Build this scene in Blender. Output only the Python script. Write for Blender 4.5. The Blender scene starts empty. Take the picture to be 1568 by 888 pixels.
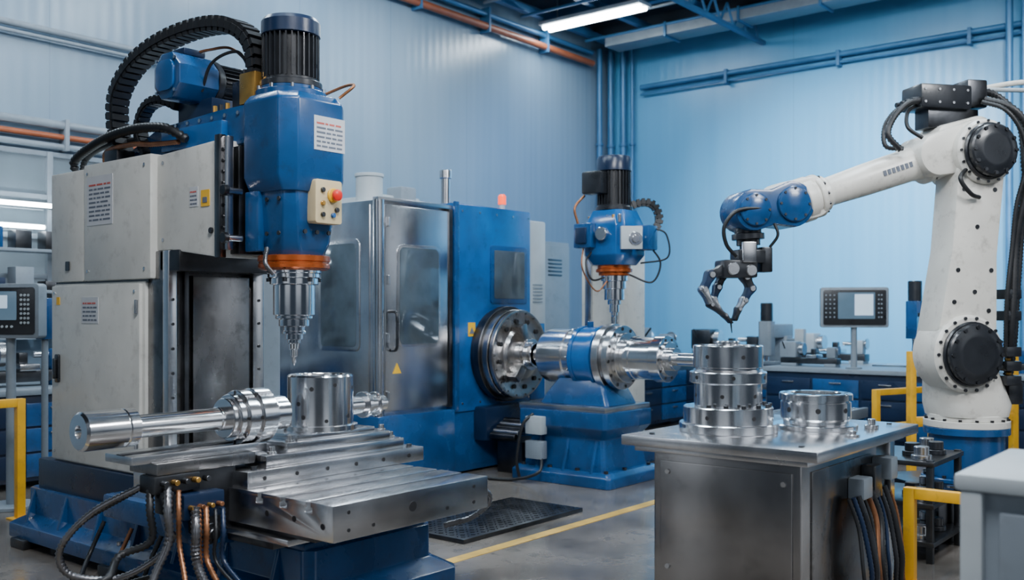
import bpy, bmesh, math, random
from mathutils import Vector, Matrix
random.seed(4)
SC=bpy.context.scene
COL=SC.collection
X=Vector((1,0,0));Y=Vector((0,1,0));Z=Vector((0,0,1))

# ------------------------------------------------------------------ materials
def mat(name,col,rough=.4,metal=0,var=.12,scale=6,bump=.0,bscale=60,stretch=(1,1,1),rvar=.12,emis=0,ecol=None,coat=0,dirt=0,dcol=(.08,.06,.05)):
    m=bpy.data.materials.new(name);m.use_nodes=True
    nt=m.node_tree;N=nt.nodes;L=nt.links
    b=N['Principled BSDF']
    tc=N.new('ShaderNodeTexCoord');mp=N.new('ShaderNodeMapping')
    L.new(tc.outputs['Object'],mp.inputs['Vector']);mp.inputs['Scale'].default_value=stretch
    nz=N.new('ShaderNodeTexNoise');nz.inputs['Scale'].default_value=scale;nz.inputs['Detail'].default_value=5
    L.new(mp.outputs[0],nz.inputs['Vector'])
    cr=N.new('ShaderNodeValToRGB')
    cr.color_ramp.elements[0].position=.3;cr.color_ramp.elements[1].position=.7
    cr.color_ramp.elements[0].color=tuple(max(0,c*(1-var)) for c in col)+(1,)
    cr.color_ramp.elements[1].color=tuple(min(1,c*(1+var)) for c in col)+(1,)
    L.new(nz.outputs['Fac'],cr.inputs['Fac'])
    out=cr.outputs['Color']
    if dirt>0:
        n2=N.new('ShaderNodeTexNoise');n2.inputs['Scale'].default_value=9;n2.inputs['Detail'].default_value=9;n2.inputs['Roughness'].default_value=.7
        L.new(tc.outputs['Object'],n2.inputs['Vector'])
        r2=N.new('ShaderNodeValToRGB');r2.color_ramp.elements[0].position=.54;r2.color_ramp.elements[1].position=.74
        r2.color_ramp.elements[0].color=(0,0,0,1);r2.color_ramp.elements[1].color=(dirt,dirt,dirt,1)
        L.new(n2.outputs['Fac'],r2.inputs['Fac'])
        mx=N.new('ShaderNodeMix');mx.data_type='RGBA'
        L.new(r2.outputs['Color'],mx.inputs[0]);L.new(out,mx.inputs[6]);mx.inputs[7].default_value=dcol+(1,)
        out=mx.outputs[2]
    L.new(out,b.inputs['Base Color'])
    b.inputs['Metallic'].default_value=metal
    mr=N.new('ShaderNodeMapRange');mr.inputs['To Min'].default_value=max(.02,rough-rvar);mr.inputs['To Max'].default_value=min(1,rough+rvar)
    L.new(nz.outputs['Fac'],mr.inputs['Value']);L.new(mr.outputs[0],b.inputs['Roughness'])
    if coat: b.inputs['Coat Weight'].default_value=coat;b.inputs['Coat Roughness'].default_value=.12
    if bump>0:
        n3=N.new('ShaderNodeTexNoise');n3.inputs['Scale'].default_value=bscale;n3.inputs['Detail'].default_value=3
        L.new(mp.outputs[0],n3.inputs['Vector'])
        bp=N.new('ShaderNodeBump');bp.inputs['Strength'].default_value=bump;bp.inputs['Distance'].default_value=.01
        L.new(n3.outputs['Fac'],bp.inputs['Height']);L.new(bp.outputs[0],b.inputs['Normal'])
    if emis:
        b.inputs['Emission Color'].default_value=(ecol or col)+(1,);b.inputs['Emission Strength'].default_value=emis
    return m
BLUE=mat('blue_paint',(.005,.06,.185),.27,0,.3,3,.05,40,dirt=.5,coat=.25,dcol=(.012,.02,.035))
BLUE2=mat('bright_blue_paint',(.005,.09,.29),.22,0,.3,3,.04,40,dirt=.4,coat=.3,dcol=(.012,.03,.06))
NAVY=mat('navy_enamel',(.006,.018,.05),.3,0,.2,3,.05,50)
WHITE=mat('white_machine_paint',(.60,.605,.57),.36,0,.08,4,.04,60,dirt=.38,dcol=(.19,.17,.15))
ROBW=mat('robot_white_paint',(.68,.665,.61),.32,0,.07,4,.05,50,dirt=.5,dcol=(.15,.13,.11))
CREAM=mat('cream_plastic',(.62,.50,.29),.4,0,.06,5)
GREY=mat('grey_paint',(.20,.24,.28),.4,0,.08,5,dirt=.3)
LGREY=mat('light_grey_paint',(.40,.45,.48),.4,0,.06,5,dirt=.15)
STEEL=mat('machined_steel',(.80,.81,.83),.17,1,.05,8,0,30,(1,1,1),.04)
STEELB=mat('ground_steel',(.60,.605,.62),.24,1,.12,5,.012,90,(1,1,1),.07,dirt=.28,dcol=(.22,.21,.21))
STAIN=mat('stainless_sheet',(.60,.62,.65),.22,1,.2,2.6,.03,7,(1.5,1.5,.5),.10,dirt=.25,dcol=(.22,.21,.21))
BENCHS=mat('bench_stainless',(.40,.385,.375),.25,1,.3,2.2,.03,7,(1,1,.6),.11,dirt=.4,dcol=(.13,.12,.115))
WORN=mat('worn_steel',(.23,.225,.225),.27,1,.5,3,.06,12,(1,1,.6),.15,dirt=.65,dcol=(.05,.045,.045))
DSTEEL=mat('dark_steel',(.085,.088,.095),.33,1,.3,6,.05,40,rvar=.12)
CHROME=mat('polished_steel',(.82,.83,.85),.12,1,.05,8,0,rvar=.04)
BLACK=mat('black_metal',(.014,.016,.02),.3,0,.2,8,.05,50,coat=.2)
RUB=mat('black_rubber',(.01,.011,.013),.45,0,.2,20)
ORANGE=mat('anodised_copper_ring',(.50,.11,.025),.28,.7,.15,6)
BRASS=mat('brass_fitting',(.6,.33,.08),.3,.9,.15,10)
YEL=mat('yellow_paint',(.78,.40,.01),.4,0,.12,6,dirt=.4)
YLAB=mat('yellow_label',(.85,.48,.02),.4,0,.04,6)
STRIPE=mat('worn_floor_stripe_paint',(.50,.31,.06),.4,0,.3,4,dirt=.9)
RED=mat('red_plastic',(.7,.02,.01),.3,0,.05,6)
BEAC=mat('beacon_red',(.8,.06,.02),.3,0,.05,6,emis=2,ecol=(1,.08,.02))
GLASS=mat('tinted_window',(.09,.12,.145),.07,.35,.4,3,0,rvar=.03)
LABEL=mat('label_plate',(.55,.57,.6),.4,0,.04,10)
INK=mat('label_ink',(.12,.14,.18),.5)
INKR=mat('label_ink_red',(.5,.1,.08),.5)
SCREEN=mat('monitor_screen',(.03,.06,.09),.15,0,.2,8,emis=.2,ecol=(.4,.65,.9))
SCRL=mat('monitor_readout',(.4,.5,.6),.3,emis=.6,ecol=(.6,.8,1))
WIRE=mat('copper_conduit',(.26,.11,.05),.35,.6,.3,20)
HOSE=mat('metal_conduit',(.16,.16,.17),.3,.8,.2,20)
TUBE=mat('fluorescent_tube',(1,1,1),.4,emis=34,ecol=(.85,.95,1))
HOLE=mat('drilled_hole',(.008,.008,.01),.6)

# ------------------------------------------------------------------ helpers
G=None
class Grp:
    def __init__(s,name,loc=(0,0,0),rotz=0,local=False):
        global G
        e=bpy.data.objects.new(name,None);COL.objects.link(e)
        e.location=loc;e.rotation_euler=(0,0,math.radians(rotz));e.empty_display_size=.1
        s.e=e;s.M=Matrix.Translation(loc)@Matrix.Rotation(math.radians(rotz),4,'Z')
        s.inv=Matrix.Identity(4) if local else s.M.inverted()
        G=s
def finish(bm,name,m,smooth=True,ang=32):
    bmesh.ops.remove_doubles(bm,verts=bm.verts,dist=1e-6)
    bmesh.ops.recalc_face_normals(bm,faces=bm.faces)
    if G: bmesh.ops.transform(bm,matrix=G.inv,verts=bm.verts)
    me=bpy.data.meshes.new(name);bm.to_mesh(me);bm.free()
    if smooth:
        me.polygons.foreach_set('use_smooth',[True]*len(me.polygons))
        me.set_sharp_from_angle(angle=math.radians(ang))
    me.materials.append(m)
    o=bpy.data.objects.new(name,me);COL.objects.link(o)
    if G:o.parent=G.e
    return o
def bev(bm,off,ang=25,seg=2):
    if off<=0:return
    bmesh.ops.recalc_face_normals(bm,faces=bm.faces)
    es=[e for e in bm.edges if len(e.link_faces)==2 and e.calc_face_angle(0)>math.radians(ang)]
    if es: bmesh.ops.bevel(bm,geom=es,offset=off,segments=seg,affect='EDGES',profile=.6,clamp_overlap=True)
def loft(name,secs,m,b=0,smooth=True):
    bm=bmesh.new();rings=[[bm.verts.new(p) for p in s] for s in secs]
    n=len(secs[0])
    for a,c in zip(rings,rings[1:]):
        for i in range(n):
            bm.faces.new((a[i],a[(i+1)%n],c[(i+1)%n],c[i]))
    bm.faces.new(rings[0][::-1]);bm.faces.new(rings[-1])
    bev(bm,b);return finish(bm,name,m,smooth)
def prism(name,o,U,V,poly,depth,m,b=0):
    o=Vector(o);N=U.cross(V)
    s0=[o+U*p[0]+V*p[1] for p in poly]
    return loft(name,[s0,[p+N*depth for p in s0]],m,b)
def box(name,x0,x1,y0,y1,z0,z1,m,b=.006):
    return prism(name,(x0,y0,z0),X,Y,[(0,0),(x1-x0,0),(x1-x0,y1-y0),(0,y1-y0)],z1-z0,m,b)
def rr(w,h,r,n=5):
    P=[]
    for cx,cy,a in ((w/2-r,-h/2+r,-90),(w/2-r,h/2-r,0),(-w/2+r,h/2-r,90),(-w/2+r,-h/2+r,180)):
        for i in range(n+1):
            t=math.radians(a+90*i/n);P.append((cx+r*math.cos(t),cy+r*math.sin(t)))
    return P
def rpanel(name,c,U,V,w,h,r,depth,m,b=.003):
    return prism(name,c,U,V,rr(w,h,r),depth,m,b)
def basis(ax):
    ax=Vector(ax).normalized()
    t=Z if abs(ax.z)<.9 else X
    u=ax.cross(t).normalized();v=ax.cross(u).normalized()
    return ax,u,v
def lathe(name,o,ax,prof,m,seg=48,closed=False,ang=32):
    ax,u,v=basis(ax);o=Vector(o);bm=bmesh.new()
    P=list(prof)
    if not closed:
        if P[0][1]>1e-5:P=[(P[0][0],0)]+P
        if P[-1][1]>1e-5:P=P+[(P[-1][0],0)]
    rings=[]
    for h,r in P:
        if r<1e-5: rings.append([bm.verts.new(o+ax*h)])
        else: rings.append([bm.verts.new(o+ax*h+(u*math.cos(2*math.pi*i/seg)+v*math.sin(2*math.pi*i/seg))*r) for i in range(seg)])
    prs=list(zip(rings,rings[1:]))
    if closed: prs.append((rings[-1],rings[0]))
    for a,c in prs:
        if len(a)==1 and len(c)==1: continue
        for i in range(seg):
            j=(i+1)%seg
            if len(a)==1: bm.faces.new((a[0],c[i],c[j]))
            elif len(c)==1: bm.faces.new((a[i],a[j],c[0]))
            else: bm.faces.new((a[i],a[j],c[j],c[i]))
    return finish(bm,name,m,True,ang)
def cyl(name,p0,p1,r,m,r2=None,seg=32,ch=None):
    p0=Vector(p0);p1=Vector(p1);L=(p1-p0).length;r2=r if r2 is None else r2
    ch=min(.006,r*.15,L*.2) if ch is None else ch
    return lathe(name,p0,p1-p0,[(0,r-ch),(ch,r),(L-ch,r2),(L,r2-ch)],m,seg)
def step(pr,ch=.004):
    out=[]
    for a,b,r in pr: out+= [(a,r-ch),(a+ch,r),(b-ch,r),(b,r-ch)]
    return out
def studs(name,pts,ax,r,h,m,seg=6):
    ax,u,v=basis(ax);bm=bmesh.new()
    for p in pts:
        p=Vector(p);a=[];c=[]
        for i in range(seg):
            t=2*math.pi*i/seg;d=(u*math.cos(t)+v*math.sin(t))*r
            a.append(bm.verts.new(p+d));c.append(bm.verts.new(p+d+ax*h))
        for i in range(seg): bm.faces.new((a[i],a[(i+1)%seg],c[(i+1)%seg],c[i]))
        bm.faces.new(c);bm.faces.new(a[::-1])
    return finish(bm,name,m,False)
def bolts(name,o,ax,R,n,r,h,m,ph=0,seg=8):
    a,u,v=basis(ax);o=Vector(o)
    return studs(name,[o+(u*math.cos(2*math.pi*i/n+ph)+v*math.sin(2*math.pi*i/n+ph))*R for i in range(n)],ax,r,h,m,seg)
def spline(pts,n=12):
    P=[Vector(p) for p in pts];P=[P[0]*2-P[1]]+P+[P[-1]*2-P[-2]];o=[]
    for i in range(1,len(P)-2):
        for k in range(n):
            t=k/n;a,b,c,d=P[i-1:i+3]
            o.append(.5*((2*b)+(c-a)*t+(2*a-5*b+4*c-d)*t*t+(3*b-a-3*c+d)*t**3))
    o.append(P[-2]);return o
def resample(S,pitch):
    out=[S[0]];acc=0
    for a,b in zip(S,S[1:]):
        l=(b-a).length
        if l<1e-9: continue
        while acc+l>=pitch:
            t=(pitch-acc)/l;a=a.lerp(b,t);out.append(a.copy());l=(b-a).length;acc=0
            if l<1e-9:break
        acc+=l
    return out
def sweep(name,pts,r,m,rib=0,pitch=.014,seg=10):
    S=resample(spline(pts),pitch/2 if rib else max(.01,r*.8))
    bm=bmesh.new();rings=[];u=None
    for i,p in enumerate(S):
        t=(S[min(i+1,len(S)-1)]-S[max(i-1,0)]).normalized()
        if u is None: _,u,_=basis(t)
        u=(u-t*u.dot(t)).normalized();v=t.cross(u)
        rad=r*(1-rib*(i%2))
        rings.append([bm.verts.new(p+(u*math.cos(2*math.pi*k/seg)+v*math.sin(2*math.pi*k/seg))*rad) for k in range(seg)])
    for a,c in zip(rings,rings[1:]):
        for i in range(seg): bm.faces.new((a[i],a[(i+1)%seg],c[(i+1)%seg],c[i]))
    bm.faces.new(rings[0]);bm.faces.new(rings[-1][::-1])
    return finish(bm,name,m,True,60)
def boxm(bm,c,a,b,d):
    vs=[bm.verts.new(c+a*i+b*j+d*k) for i in(-1,1) for j in(-1,1) for k in(-1,1)]
    for f in ((0,1,3,2),(4,6,7,5),(0,4,5,1),(2,3,7,6),(0,2,6,4),(1,5,7,3)): bm.faces.new([vs[i] for i in f])
def chain(name,pts,side,w,t,m,pitch=.05):
    S=resample(spline(pts,20),pitch);bm=bmesh.new();side=Vector(side).normalized()
    for i in range(len(S)-1):
        c=(S[i]+S[i+1])/2;T=(S[i+1]-S[i]).normalized();n=T.cross(side).normalized()
        boxm(bm,c,T*pitch*.33,side*w/2,n*t/2)
        boxm(bm,c,T*pitch*.52,side*w*.34,n*t*.28)
        for s in(-1,1): boxm(bm,c+side*s*w*.5,T*pitch*.46,side*.006,n*t*.24)
    return finish(bm,name,m,False)
def label(name,o,U,V,w,h,lines=6,hdr=INKR):
    o=Vector(o);N=U.cross(V)
    prism(name,o,U,V,[(0,0),(w,0),(w,h),(0,h)],.003,LABEL,0)
    bm=bmesh.new();bh=bmesh.new()
    lh=h*.8/lines
    for i in range(lines):
        z=h*.08+lh*i;x=w*.08
        while x<w*.85:
            l=w*random.uniform(.08,.3);l=min(l,w*.92-x)
            boxm(bm if i<lines-1 else bh,o+U*(x+l/2)+V*(z+lh*.3)+N*.0035,U*l/2,V*lh*.2,N*.0008);x+=l+w*.04
    finish(bm,name+'_text',INK,False);finish(bh,name+'_heading',hdr,False)
def motor(pref,o,ax,R,L,m,capm,fins=30,cap=.2):
    ax,u,v=basis(ax);o=Vector(o)
    c0=L*(1-cap)
    lathe(pref+'_stator',o,ax,[(0,R*.97),(.02,R*.97),(.021,R*.82),(c0,R*.82)],m,40)
    bm=bmesh.new()
    for i in range(fins):
        t=2*math.pi*i/fins;d=u*math.cos(t)+v*math.sin(t);s=ax.cross(d)
        boxm(bm,o+ax*(c0*.5+.01)+d*R*.88,ax*(c0*.5-.012),d*R*.11,s*R*.022)
    finish(bm,pref+'_fins',m,False)
    lathe(pref+'_fan_cowl',o,ax,[(c0,R*.98),(c0+.004,R*1.02),(L*.93,R*1.02),(L*.99,R*.93),(L,R*.8)],capm,40)
    lathe(pref+'_mount_flange',o-ax*.03,ax,step([(0,.035,R*1.08)]),m,40)
def oct8(x0,x1,y0,y1,c,z):
    return [Vector(p+(z,)) for p in ((x0+c,y0),(x1-c,y0),(x1,y0+c),(x1,y1-c),(x1-c,y1),(x0+c,y1),(x0,y1-c),(x0,y0+c))]
def octbody(name,lv,m,b=.01):
    return loft(name,[oct8(*l) for l in lv],m,b)

# ------------------------------------------------------------------ room
def wallmat(name,c1,c2,axis,seam=1.2,rough=.33,sm=.25):
    m=mat(name,c1,rough,0,.06,.7,.0,rvar=.03)
    nt=m.node_tree;N=nt.nodes;L=nt.links;b=N['Principled BSDF']
    tc=N.new('ShaderNodeTexCoord');sx=N.new('ShaderNodeSeparateXYZ');L.new(tc.outputs['Object'],sx.inputs[0])
    mp=N.new('ShaderNodeMapping');mp.inputs['Scale'].default_value=(2,2,.1);L.new(tc.outputs['Object'],mp.inputs[0])
    nz=N.new('ShaderNodeTexNoise');nz.inputs['Scale'].default_value=2;nz.inputs['Detail'].default_value=5;L.new(mp.outputs[0],nz.inputs[0])
    cr=N.new('ShaderNodeValToRGB');cr.color_ramp.elements[0].position=.3;cr.color_ramp.elements[1].position=.7
    cr.color_ramp.elements[0].color=c1+(1,);cr.color_ramp.elements[1].color=c2+(1,)
    L.new(nz.outputs['Fac'],cr.inputs[0])
    mth=N.new('ShaderNodeMath');mth.operation='PINGPONG';mth.inputs[1].default_value=seam/2
    L.new(sx.outputs[axis],mth.inputs[0])
    lt=N.new('ShaderNodeMath');lt.operation='LESS_THAN';lt.inputs[1].default_value=.006;L.new(mth.outputs[0],lt.inputs[0])
    ml=N.new('ShaderNodeMath');ml.operation='MULTIPLY';ml.inputs[1].default_value=sm;L.new(lt.outputs[0],ml.inputs[0])
    mx=N.new('ShaderNodeMix');mx.data_type='RGBA';L.new(ml.outputs[0],mx.inputs[0]);L.new(cr.outputs[0],mx.inputs[6]);mx.inputs[7].default_value=(.04,.08,.13,1)
    L.new(mx.outputs[2],b.inputs['Base Color'])
    wv=N.new('ShaderNodeMath');wv.operation='SINE';mm=N.new('ShaderNodeMath');mm.operation='MULTIPLY';mm.inputs[1].default_value=42
    L.new(sx.outputs[axis],mm.inputs[0]);L.new(mm.outputs[0],wv.inputs[0])
    bp=N.new('ShaderNodeBump');bp.inputs['Strength'].default_value=.08;bp.inputs['Distance'].default_value=.01
    L.new(wv.outputs[0],bp.inputs['Height']);L.new(bp.outputs[0],b.inputs['Normal'])
    return m
WL=wallmat('wall_cladding_grey_blue',(.17,.25,.33),(.20,.28,.36),0,1.6,.26)
WR=wallmat('wall_cladding_sky_blue',(.075,.285,.50),(.09,.31,.53),1,3.2,.34,.3)
FLOOR=mat('polished_concrete',(.125,.112,.10),.18,0,.45,1.6,.04,30,rvar=.14,dirt=.75,dcol=(.03,.027,.024))
CEIL=mat('dark_roof_deck',(.015,.025,.04),.6,0,.3,2)
BEAM=mat('blue_roof_steel',(.03,.13,.27),.5,0,.2,3)
PIPEO=mat('rust_orange_pipe',(.30,.08,.03),.45,0,.2,4)
PIPEB=mat('blue_conduit_paint',(.04,.15,.30),.4,.2,.15,4)
WINL=mat('window_glass',(.14,.19,.23),.1,.3,.3,1.5,emis=.12,ecol=(.7,.86,1))
G=None
box('floor',-6,15.3,-6,10.2,-.2,0,FLOOR,0)
box('wall_left',-4,15.3,9.96,10.2,0,6.6,WL,0)
box('wall_right',15.1,15.3,-6,9.96,0,6.6,WR,0)
box('ceiling',-4,15.3,-6,10.2,6.6,6.75,CEIL,0)
Grp('roof_truss_beams',(8,4,6.3))
for i,x in enumerate((2.5,5,7.5,10,11.6,13.3,14.6)):
    box('cross_beam_%d'%i,x-.07,x+.07,-5,9.9,6.36,6.6,BEAM if i%2 else CEIL)
for i,y in enumerate((-1,2,4,6,7.4,8.6,9.6)):
    box('purlin_%d'%i,0,15.08,y-.05,y+.05,6.26,6.37,BEAM)
for i in range(12):
    x=9.5+i*.45
    cyl('truss_web_%d'%i,(x,6.9,5.95),(x+.22,6.9,6.27),.02,BEAM,seg=8);cyl('truss_web_b%d'%i,(x+.44,6.9,5.95),(x+.22,6.9,6.27),.02,BEAM,seg=8)
box('truss_chord',9.3,15.08,6.86,6.94,5.9,5.96,BEAM)
for i in range(5): cyl('sprinkler_pipe_%d'%i,(10.4+i*.9,-2,6.22),(10.4+i*.9,9.7,6.22),.025,(PIPEB,GREY)[i%2],seg=10)
Grp('ventilation_duct',(14.2,5,6.3))
box('duct',14.0,14.45,-2,9.3,6.05,6.25,GREY,.02)
for i in range(8): box('duct_flange_%d'%i,13.97,14.48,-1+i*1.3,-.96+i*1.3,6.02,6.26,PIPEB,.004)
Grp('overhead_pipe_run',(8,9.8,5.9))
cyl('orange_main',(3,9.82,5.93),(14.4,9.82,5.93),.055,PIPEO,seg=16)
cyl('blue_line',(3,9.83,6.12),(14.4,9.83,6.12),.04,PIPEB,seg=16)
for i in range(7): box('bracket_%d'%i,4+i*1.5,4.04+i*1.5,9.76,9.955,5.84,6.22,BEAM,.002)
Grp('conduit_run',(6,9.84,4.3))
for k,(z,r,m) in enumerate(((4.36,.035,GREY),(4.28,.02,GREY),(3.42,.045,GREY),(3.3,.03,PIPEO),(3.2,.03,GREY))):
    cyl('conduit_%d'%k,(0,9.88,z),(6.8 if z>4 else 5.7,9.88,z),r,m,seg=12)
for k in range(4): box('bracket_%d'%k,2.5+k*1.2,2.54+k*1.2,9.82,9.955,3.16,3.48,GREY,.002)
Grp('conduit_run',(15,4,5.5))
cyl('pipe_upper',(15.0,-3,5.52),(15.0,9.2,5.52),.045,PIPEB,seg=12)
cyl('pipe_lower',(15.0,-3,5.40),(15.0,9.2,5.40),.022,PIPEB,seg=12)
for k in range(6): box('bracket_%d'%k,14.94,15.095,-2+k*1.9,-1.95+k*1.9,5.34,5.58,BEAM,.002)
Grp('downpipe_cluster',(14.9,9.6,3))
for k,(x,y,r) in enumerate(((14.95,9.8,.06),(14.65,9.84,.05),(14.98,9.55,.06),(14.98,9.36,.035))):
    cyl('downpipe_%d'%k,(x,y,0),(x,y,6.24),r,PIPEB,seg=14)
    for z in (1.5,3,4.5): cyl('clamp_%d_%d'%(k,int(z)),(x,y,z),(x,y,z+.05),r+.02,BEAM,seg=14)
Grp('downpipe_cluster',(14.9,3.2,3))
cyl('pipe_a',(14.86,3.18,0),(14.86,3.18,6.02),.05,PIPEB,seg=14);cyl('pipe_b',(14.87,3.0,0),(14.87,3.0,6.02),.03,PIPEB,seg=14)
G=None
box('trim_1',14.98,15.1,-6,9.2,0,.16,PIPEB,.005)
box('trim_2',-4,14.5,9.9,9.96,0,.16,GREY,.005)
Grp('window_1',(4.2,9.9,2.3))
box('glass',2.6,5.55,9.93,9.955,1.5,3.1,WINL,0)
for i in range(5): box('mullion_%d'%i,2.55+i*.73,2.61+i*.73,9.88,9.955,1.45,3.14,GREY)
for i,z in enumerate((1.45,1.85,2.25,2.65,3.09)): box('transom_%d'%i,2.55,5.55,9.89,9.955,z,z+.05,GREY)
Grp('next_room_lamp',(4.5,9.8,2.6))  # tubes set before the window in place of next-room lamps seen through it
for i,(a,b,z) in enumerate(((3.6,4.85,2.56),(3.4,4.7,2.34))):
    box('body_%d'%i,a,b,9.82,9.88,z,z+.05,LGREY);cyl('tube_%d'%i,(a+.03,9.80,z+.02),(b-.03,9.80,z+.02),.022,TUBE,seg=10)
Grp('storage_rack',(4.0,9.3,0))
for i,x in enumerate((3.1,4.0,4.9)):
    for y in (9.62,9.82): box('upright_%d_%d'%(i,int(y*100)),x-.02,x+.02,y-.02,y+.02,0,2.2,GREY,.003)
for j,z in enumerate((1.25,1.7,2.1)):
    box('shelf_%d'%j,3.08,4.92,9.6,9.84,z,z+.03,GREY,.003)
    for i in range(6): box('carton_%d_%d'%(j,i),3.15+i*.29,3.36+i*.29+random.uniform(-.06,.03),9.62,9.8,z+.03,z+.12+random.uniform(0,.14),random.choice((BLUE,LGREY,DSTEEL,NAVY,GREY)),.006)
Grp('cable_riser_post',(11.9,.7,3))
box('post',11.9,12.0,.78,.88,0,6.2,LGREY);box('post_b',11.9,11.98,.55,.62,0,6.2,LGREY)
for i in range(9): box('rung_%d'%i,11.92,11.97,.6,.8,.6+i*.65,.64+i*.65,LGREY,.002)
cyl('branch_pipe',(11.9,1.0,4.2),(11.9,-.8,4.2),.04,LGREY,seg=12)

def fixture(x,y,L=1.9,z=6.15,E=100):
    Grp('ceiling_light',(x,y,z))
    box('housing',x-.18,x+.18,y-L/2,y+L/2,z+.02,z+.08,LGREY)
    for s in(-.08,.08): cyl('tube_%d'%(s>0),(x+s,y-L/2+.03,z),(x+s,y+L/2-.03,z),.04,TUBE,seg=10)
    for s in(-.7,.7): cyl('hanger_%d'%(s>0),(x,y+s,z+.08),(x,y+s,6.6),.01,GREY,seg=6)
    l=bpy.data.lights.new('tube_lamp','AREA');l.shape='RECTANGLE';l.size=.3;l.size_y=L;l.energy=E;l.color=(.72,.87,1)
    o=bpy.data.objects.new('tube_lamp',l);COL.objects.link(o);o.parent=G.e;o.location=(0,0,-.05)
fixture(12.8,8.72,E=40)
for x,y,e in ((3.5,1.5,110),(7.5,1.5,110),(3.5,5.2,115),(7.5,5.4,115),(12.2,4.6,35),(7.8,8.4,80),(3.2,8.2,90),(12.2,.5,35)): fixture(x,y,E=e)
def area(name,loc,tgt,sx,sy,E,col):
    l=bpy.data.lights.new(name,'AREA');l.shape='RECTANGLE';l.size=sx;l.size_y=sy;l.energy=E;l.color=col
    o=bpy.data.objects.new(name,l);COL.objects.link(o);o.location=loc
    o.rotation_euler=(Vector(tgt)-Vector(loc)).to_track_quat('-Z','Y').to_euler()
def spot(name,loc,tgt,E,ang,col,blend=1,r=.25):
    l=bpy.data.lights.new(name,'SPOT');l.energy=E;l.color=col;l.spot_size=math.radians(ang);l.spot_blend=blend;l.shadow_soft_size=r
    o=bpy.data.objects.new(name,l);COL.objects.link(o);o.location=loc
    o.rotation_euler=(Vector(tgt)-Vector(loc)).to_track_quat('-Z','Y').to_euler()
spot('wall_pool_spot',(9.4,4.4,5.9),(15.1,5.6,2.7),4800,58,(.84,.94,1))  # added spots without fixtures, brighten and tint patches of both walls
spot('wall_pool_spot',(9.0,1.2,5.9),(15.1,2.9,2.4),3200,60,(.84,.94,1))
spot('wall_pool_spot',(8.2,6.4,5.9),(9.7,9.96,4.5),750,52,(.88,.95,1))
spot('wall_pool_spot',(11.2,6.6,5.9),(12.8,9.96,2.8),500,75,(.15,.45,1))
spot('wall_pool_spot',(3.0,6.6,5.9),(4.2,9.96,3.8),320,80,(.95,.97,1))
area('aimed_area_light',(1.2,.8,5.6),(4.5,4.2,1),2.0,1.0,330,(.96,.97,1))  # bare area lights without housing, aimed at the near machines
area('aimed_area_light',(5.6,-1.6,5.0),(6.6,2.2,1.2),1.6,.8,190,(.95,.97,1))

# ------------------------------------------------------------------ floor things
Grp('floor_marking_line',(5,4.02,0))
prism('stripe',(-2,3.98,.0),X,Y,[(0,0),(9.2,0),(9.2,.09),(0,.09)],.003,STRIPE,0)
Grp('steel_floor_plate',(5.4,4.6,0))
box('plate',4.75,6.1,4.25,4.95,0,.03,DSTEEL,.004)
bm=bmesh.new()
for i in range(26):
    for j in range(13):
        a=math.radians(45 if (i+j)%2 else -45);c=Vector((4.8+i*.05,4.3+j*.05,.031))
        boxm(bm,c,Vector((math.cos(a),math.sin(a),0))*.015,Vector((-math.sin(a),math.cos(a),0))*.004,Z*.003)
finish(bm,'checker_tread',DSTEEL,False)

# ------------------------------------------------------------------ MILLING MACHINE
Grp('vertical_milling_machine',(3.4,5,0))
loft('base_casting',[oct8(2.9,3.95,3.55,6.62,.05,.05),oct8(2.9,3.95,3.55,6.62,.05,.14),oct8(2.99,3.86,3.66,6.52,.05,.2),oct8(2.99,3.86,3.66,6.52,.05,.37)],BLUE,.012)
for i,(x,y) in enumerate(((2.96,6.4),(2.96,5.3),(2.96,3.75),(3.85,3.7),(3.88,6.4))):
    box('foot_%d'%i,x-.09,x+.09,y-.09,y+.09,0,.06,DSTEEL,.01)
    cyl('foot_bolt_%d'%i,(x,y,.06),(x,y,.19),.018,STEELB,seg=12)
for i in range(7):
    y=3.9+i*.42
    prism('base_rib_%d'%i,(2.92,y,.12),X,Z,[(0,0),(.07,.0),(.07,.24)],.03,BLUE,.004)
box('plinth',3.02,3.8,4.9,6.42,.36,.56,NAVY,.01)
box('chip_tray',2.8,3.0,4.5,5.2,.37,.5,BLUE,.02)
box('lower_cabinet_body',3.07,3.74,5.22,6.31,.52,1.69,WHITE,.012)
box('lower_cabinet_door',3.045,3.07,5.24,6.29,.57,1.675,WHITE,.008)
box('upper_cabinet',3.055,3.74,5.14,5.90,1.70,2.42,WHITE,.015)
box('upper_cabinet_rear',3.06,3.74,5.91,6.33,1.70,2.40,WHITE,.015)
box('upper_seam_gasket',3.08,3.72,5.2,6.3,1.68,1.71,BLACK,0)
rpanel('door_handle_plate',(3.045,6.2,1.15),-Y,Z,.05,.18,.015,.015,BLACK)
rpanel('door_handle_grip',(3.03,6.2,1.15),-Y,Z,.025,.13,.01,.02,DSTEEL)
for i,z in enumerate((.7,1.5)): cyl('hinge_%d'%i,(3.04,5.26,z),(3.04,5.26,z+.08),.012,STEELB,seg=12)
label('spec_plate',(3.055,5.85,2.04),-Y,Z,.30,.30,9)
label('door_notice',(3.045,5.90,1.44),-Y,Z,.2,.16,5)
rpanel('vent_slot',(3.055,6.1,1.8),-Y,Z,.05,.06,.008,.004,BLACK,0)
rpanel('warning_sign',(3.045,6.2,1.58),-Y,Z,.04,.05,.004,.004,YLAB,0)
studs('cabinet_screws',[(3.045,y,z) for y in (5.29,6.25) for z in(.62,1.63)]+[(3.055,y,z) for y in (5.2,5.85) for z in (1.76,2.36)],-X,.01,.005,STEELB,10)
box('column',3.09,3.74,5.06,5.24,.45,1.86,WORN,.01)
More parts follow.
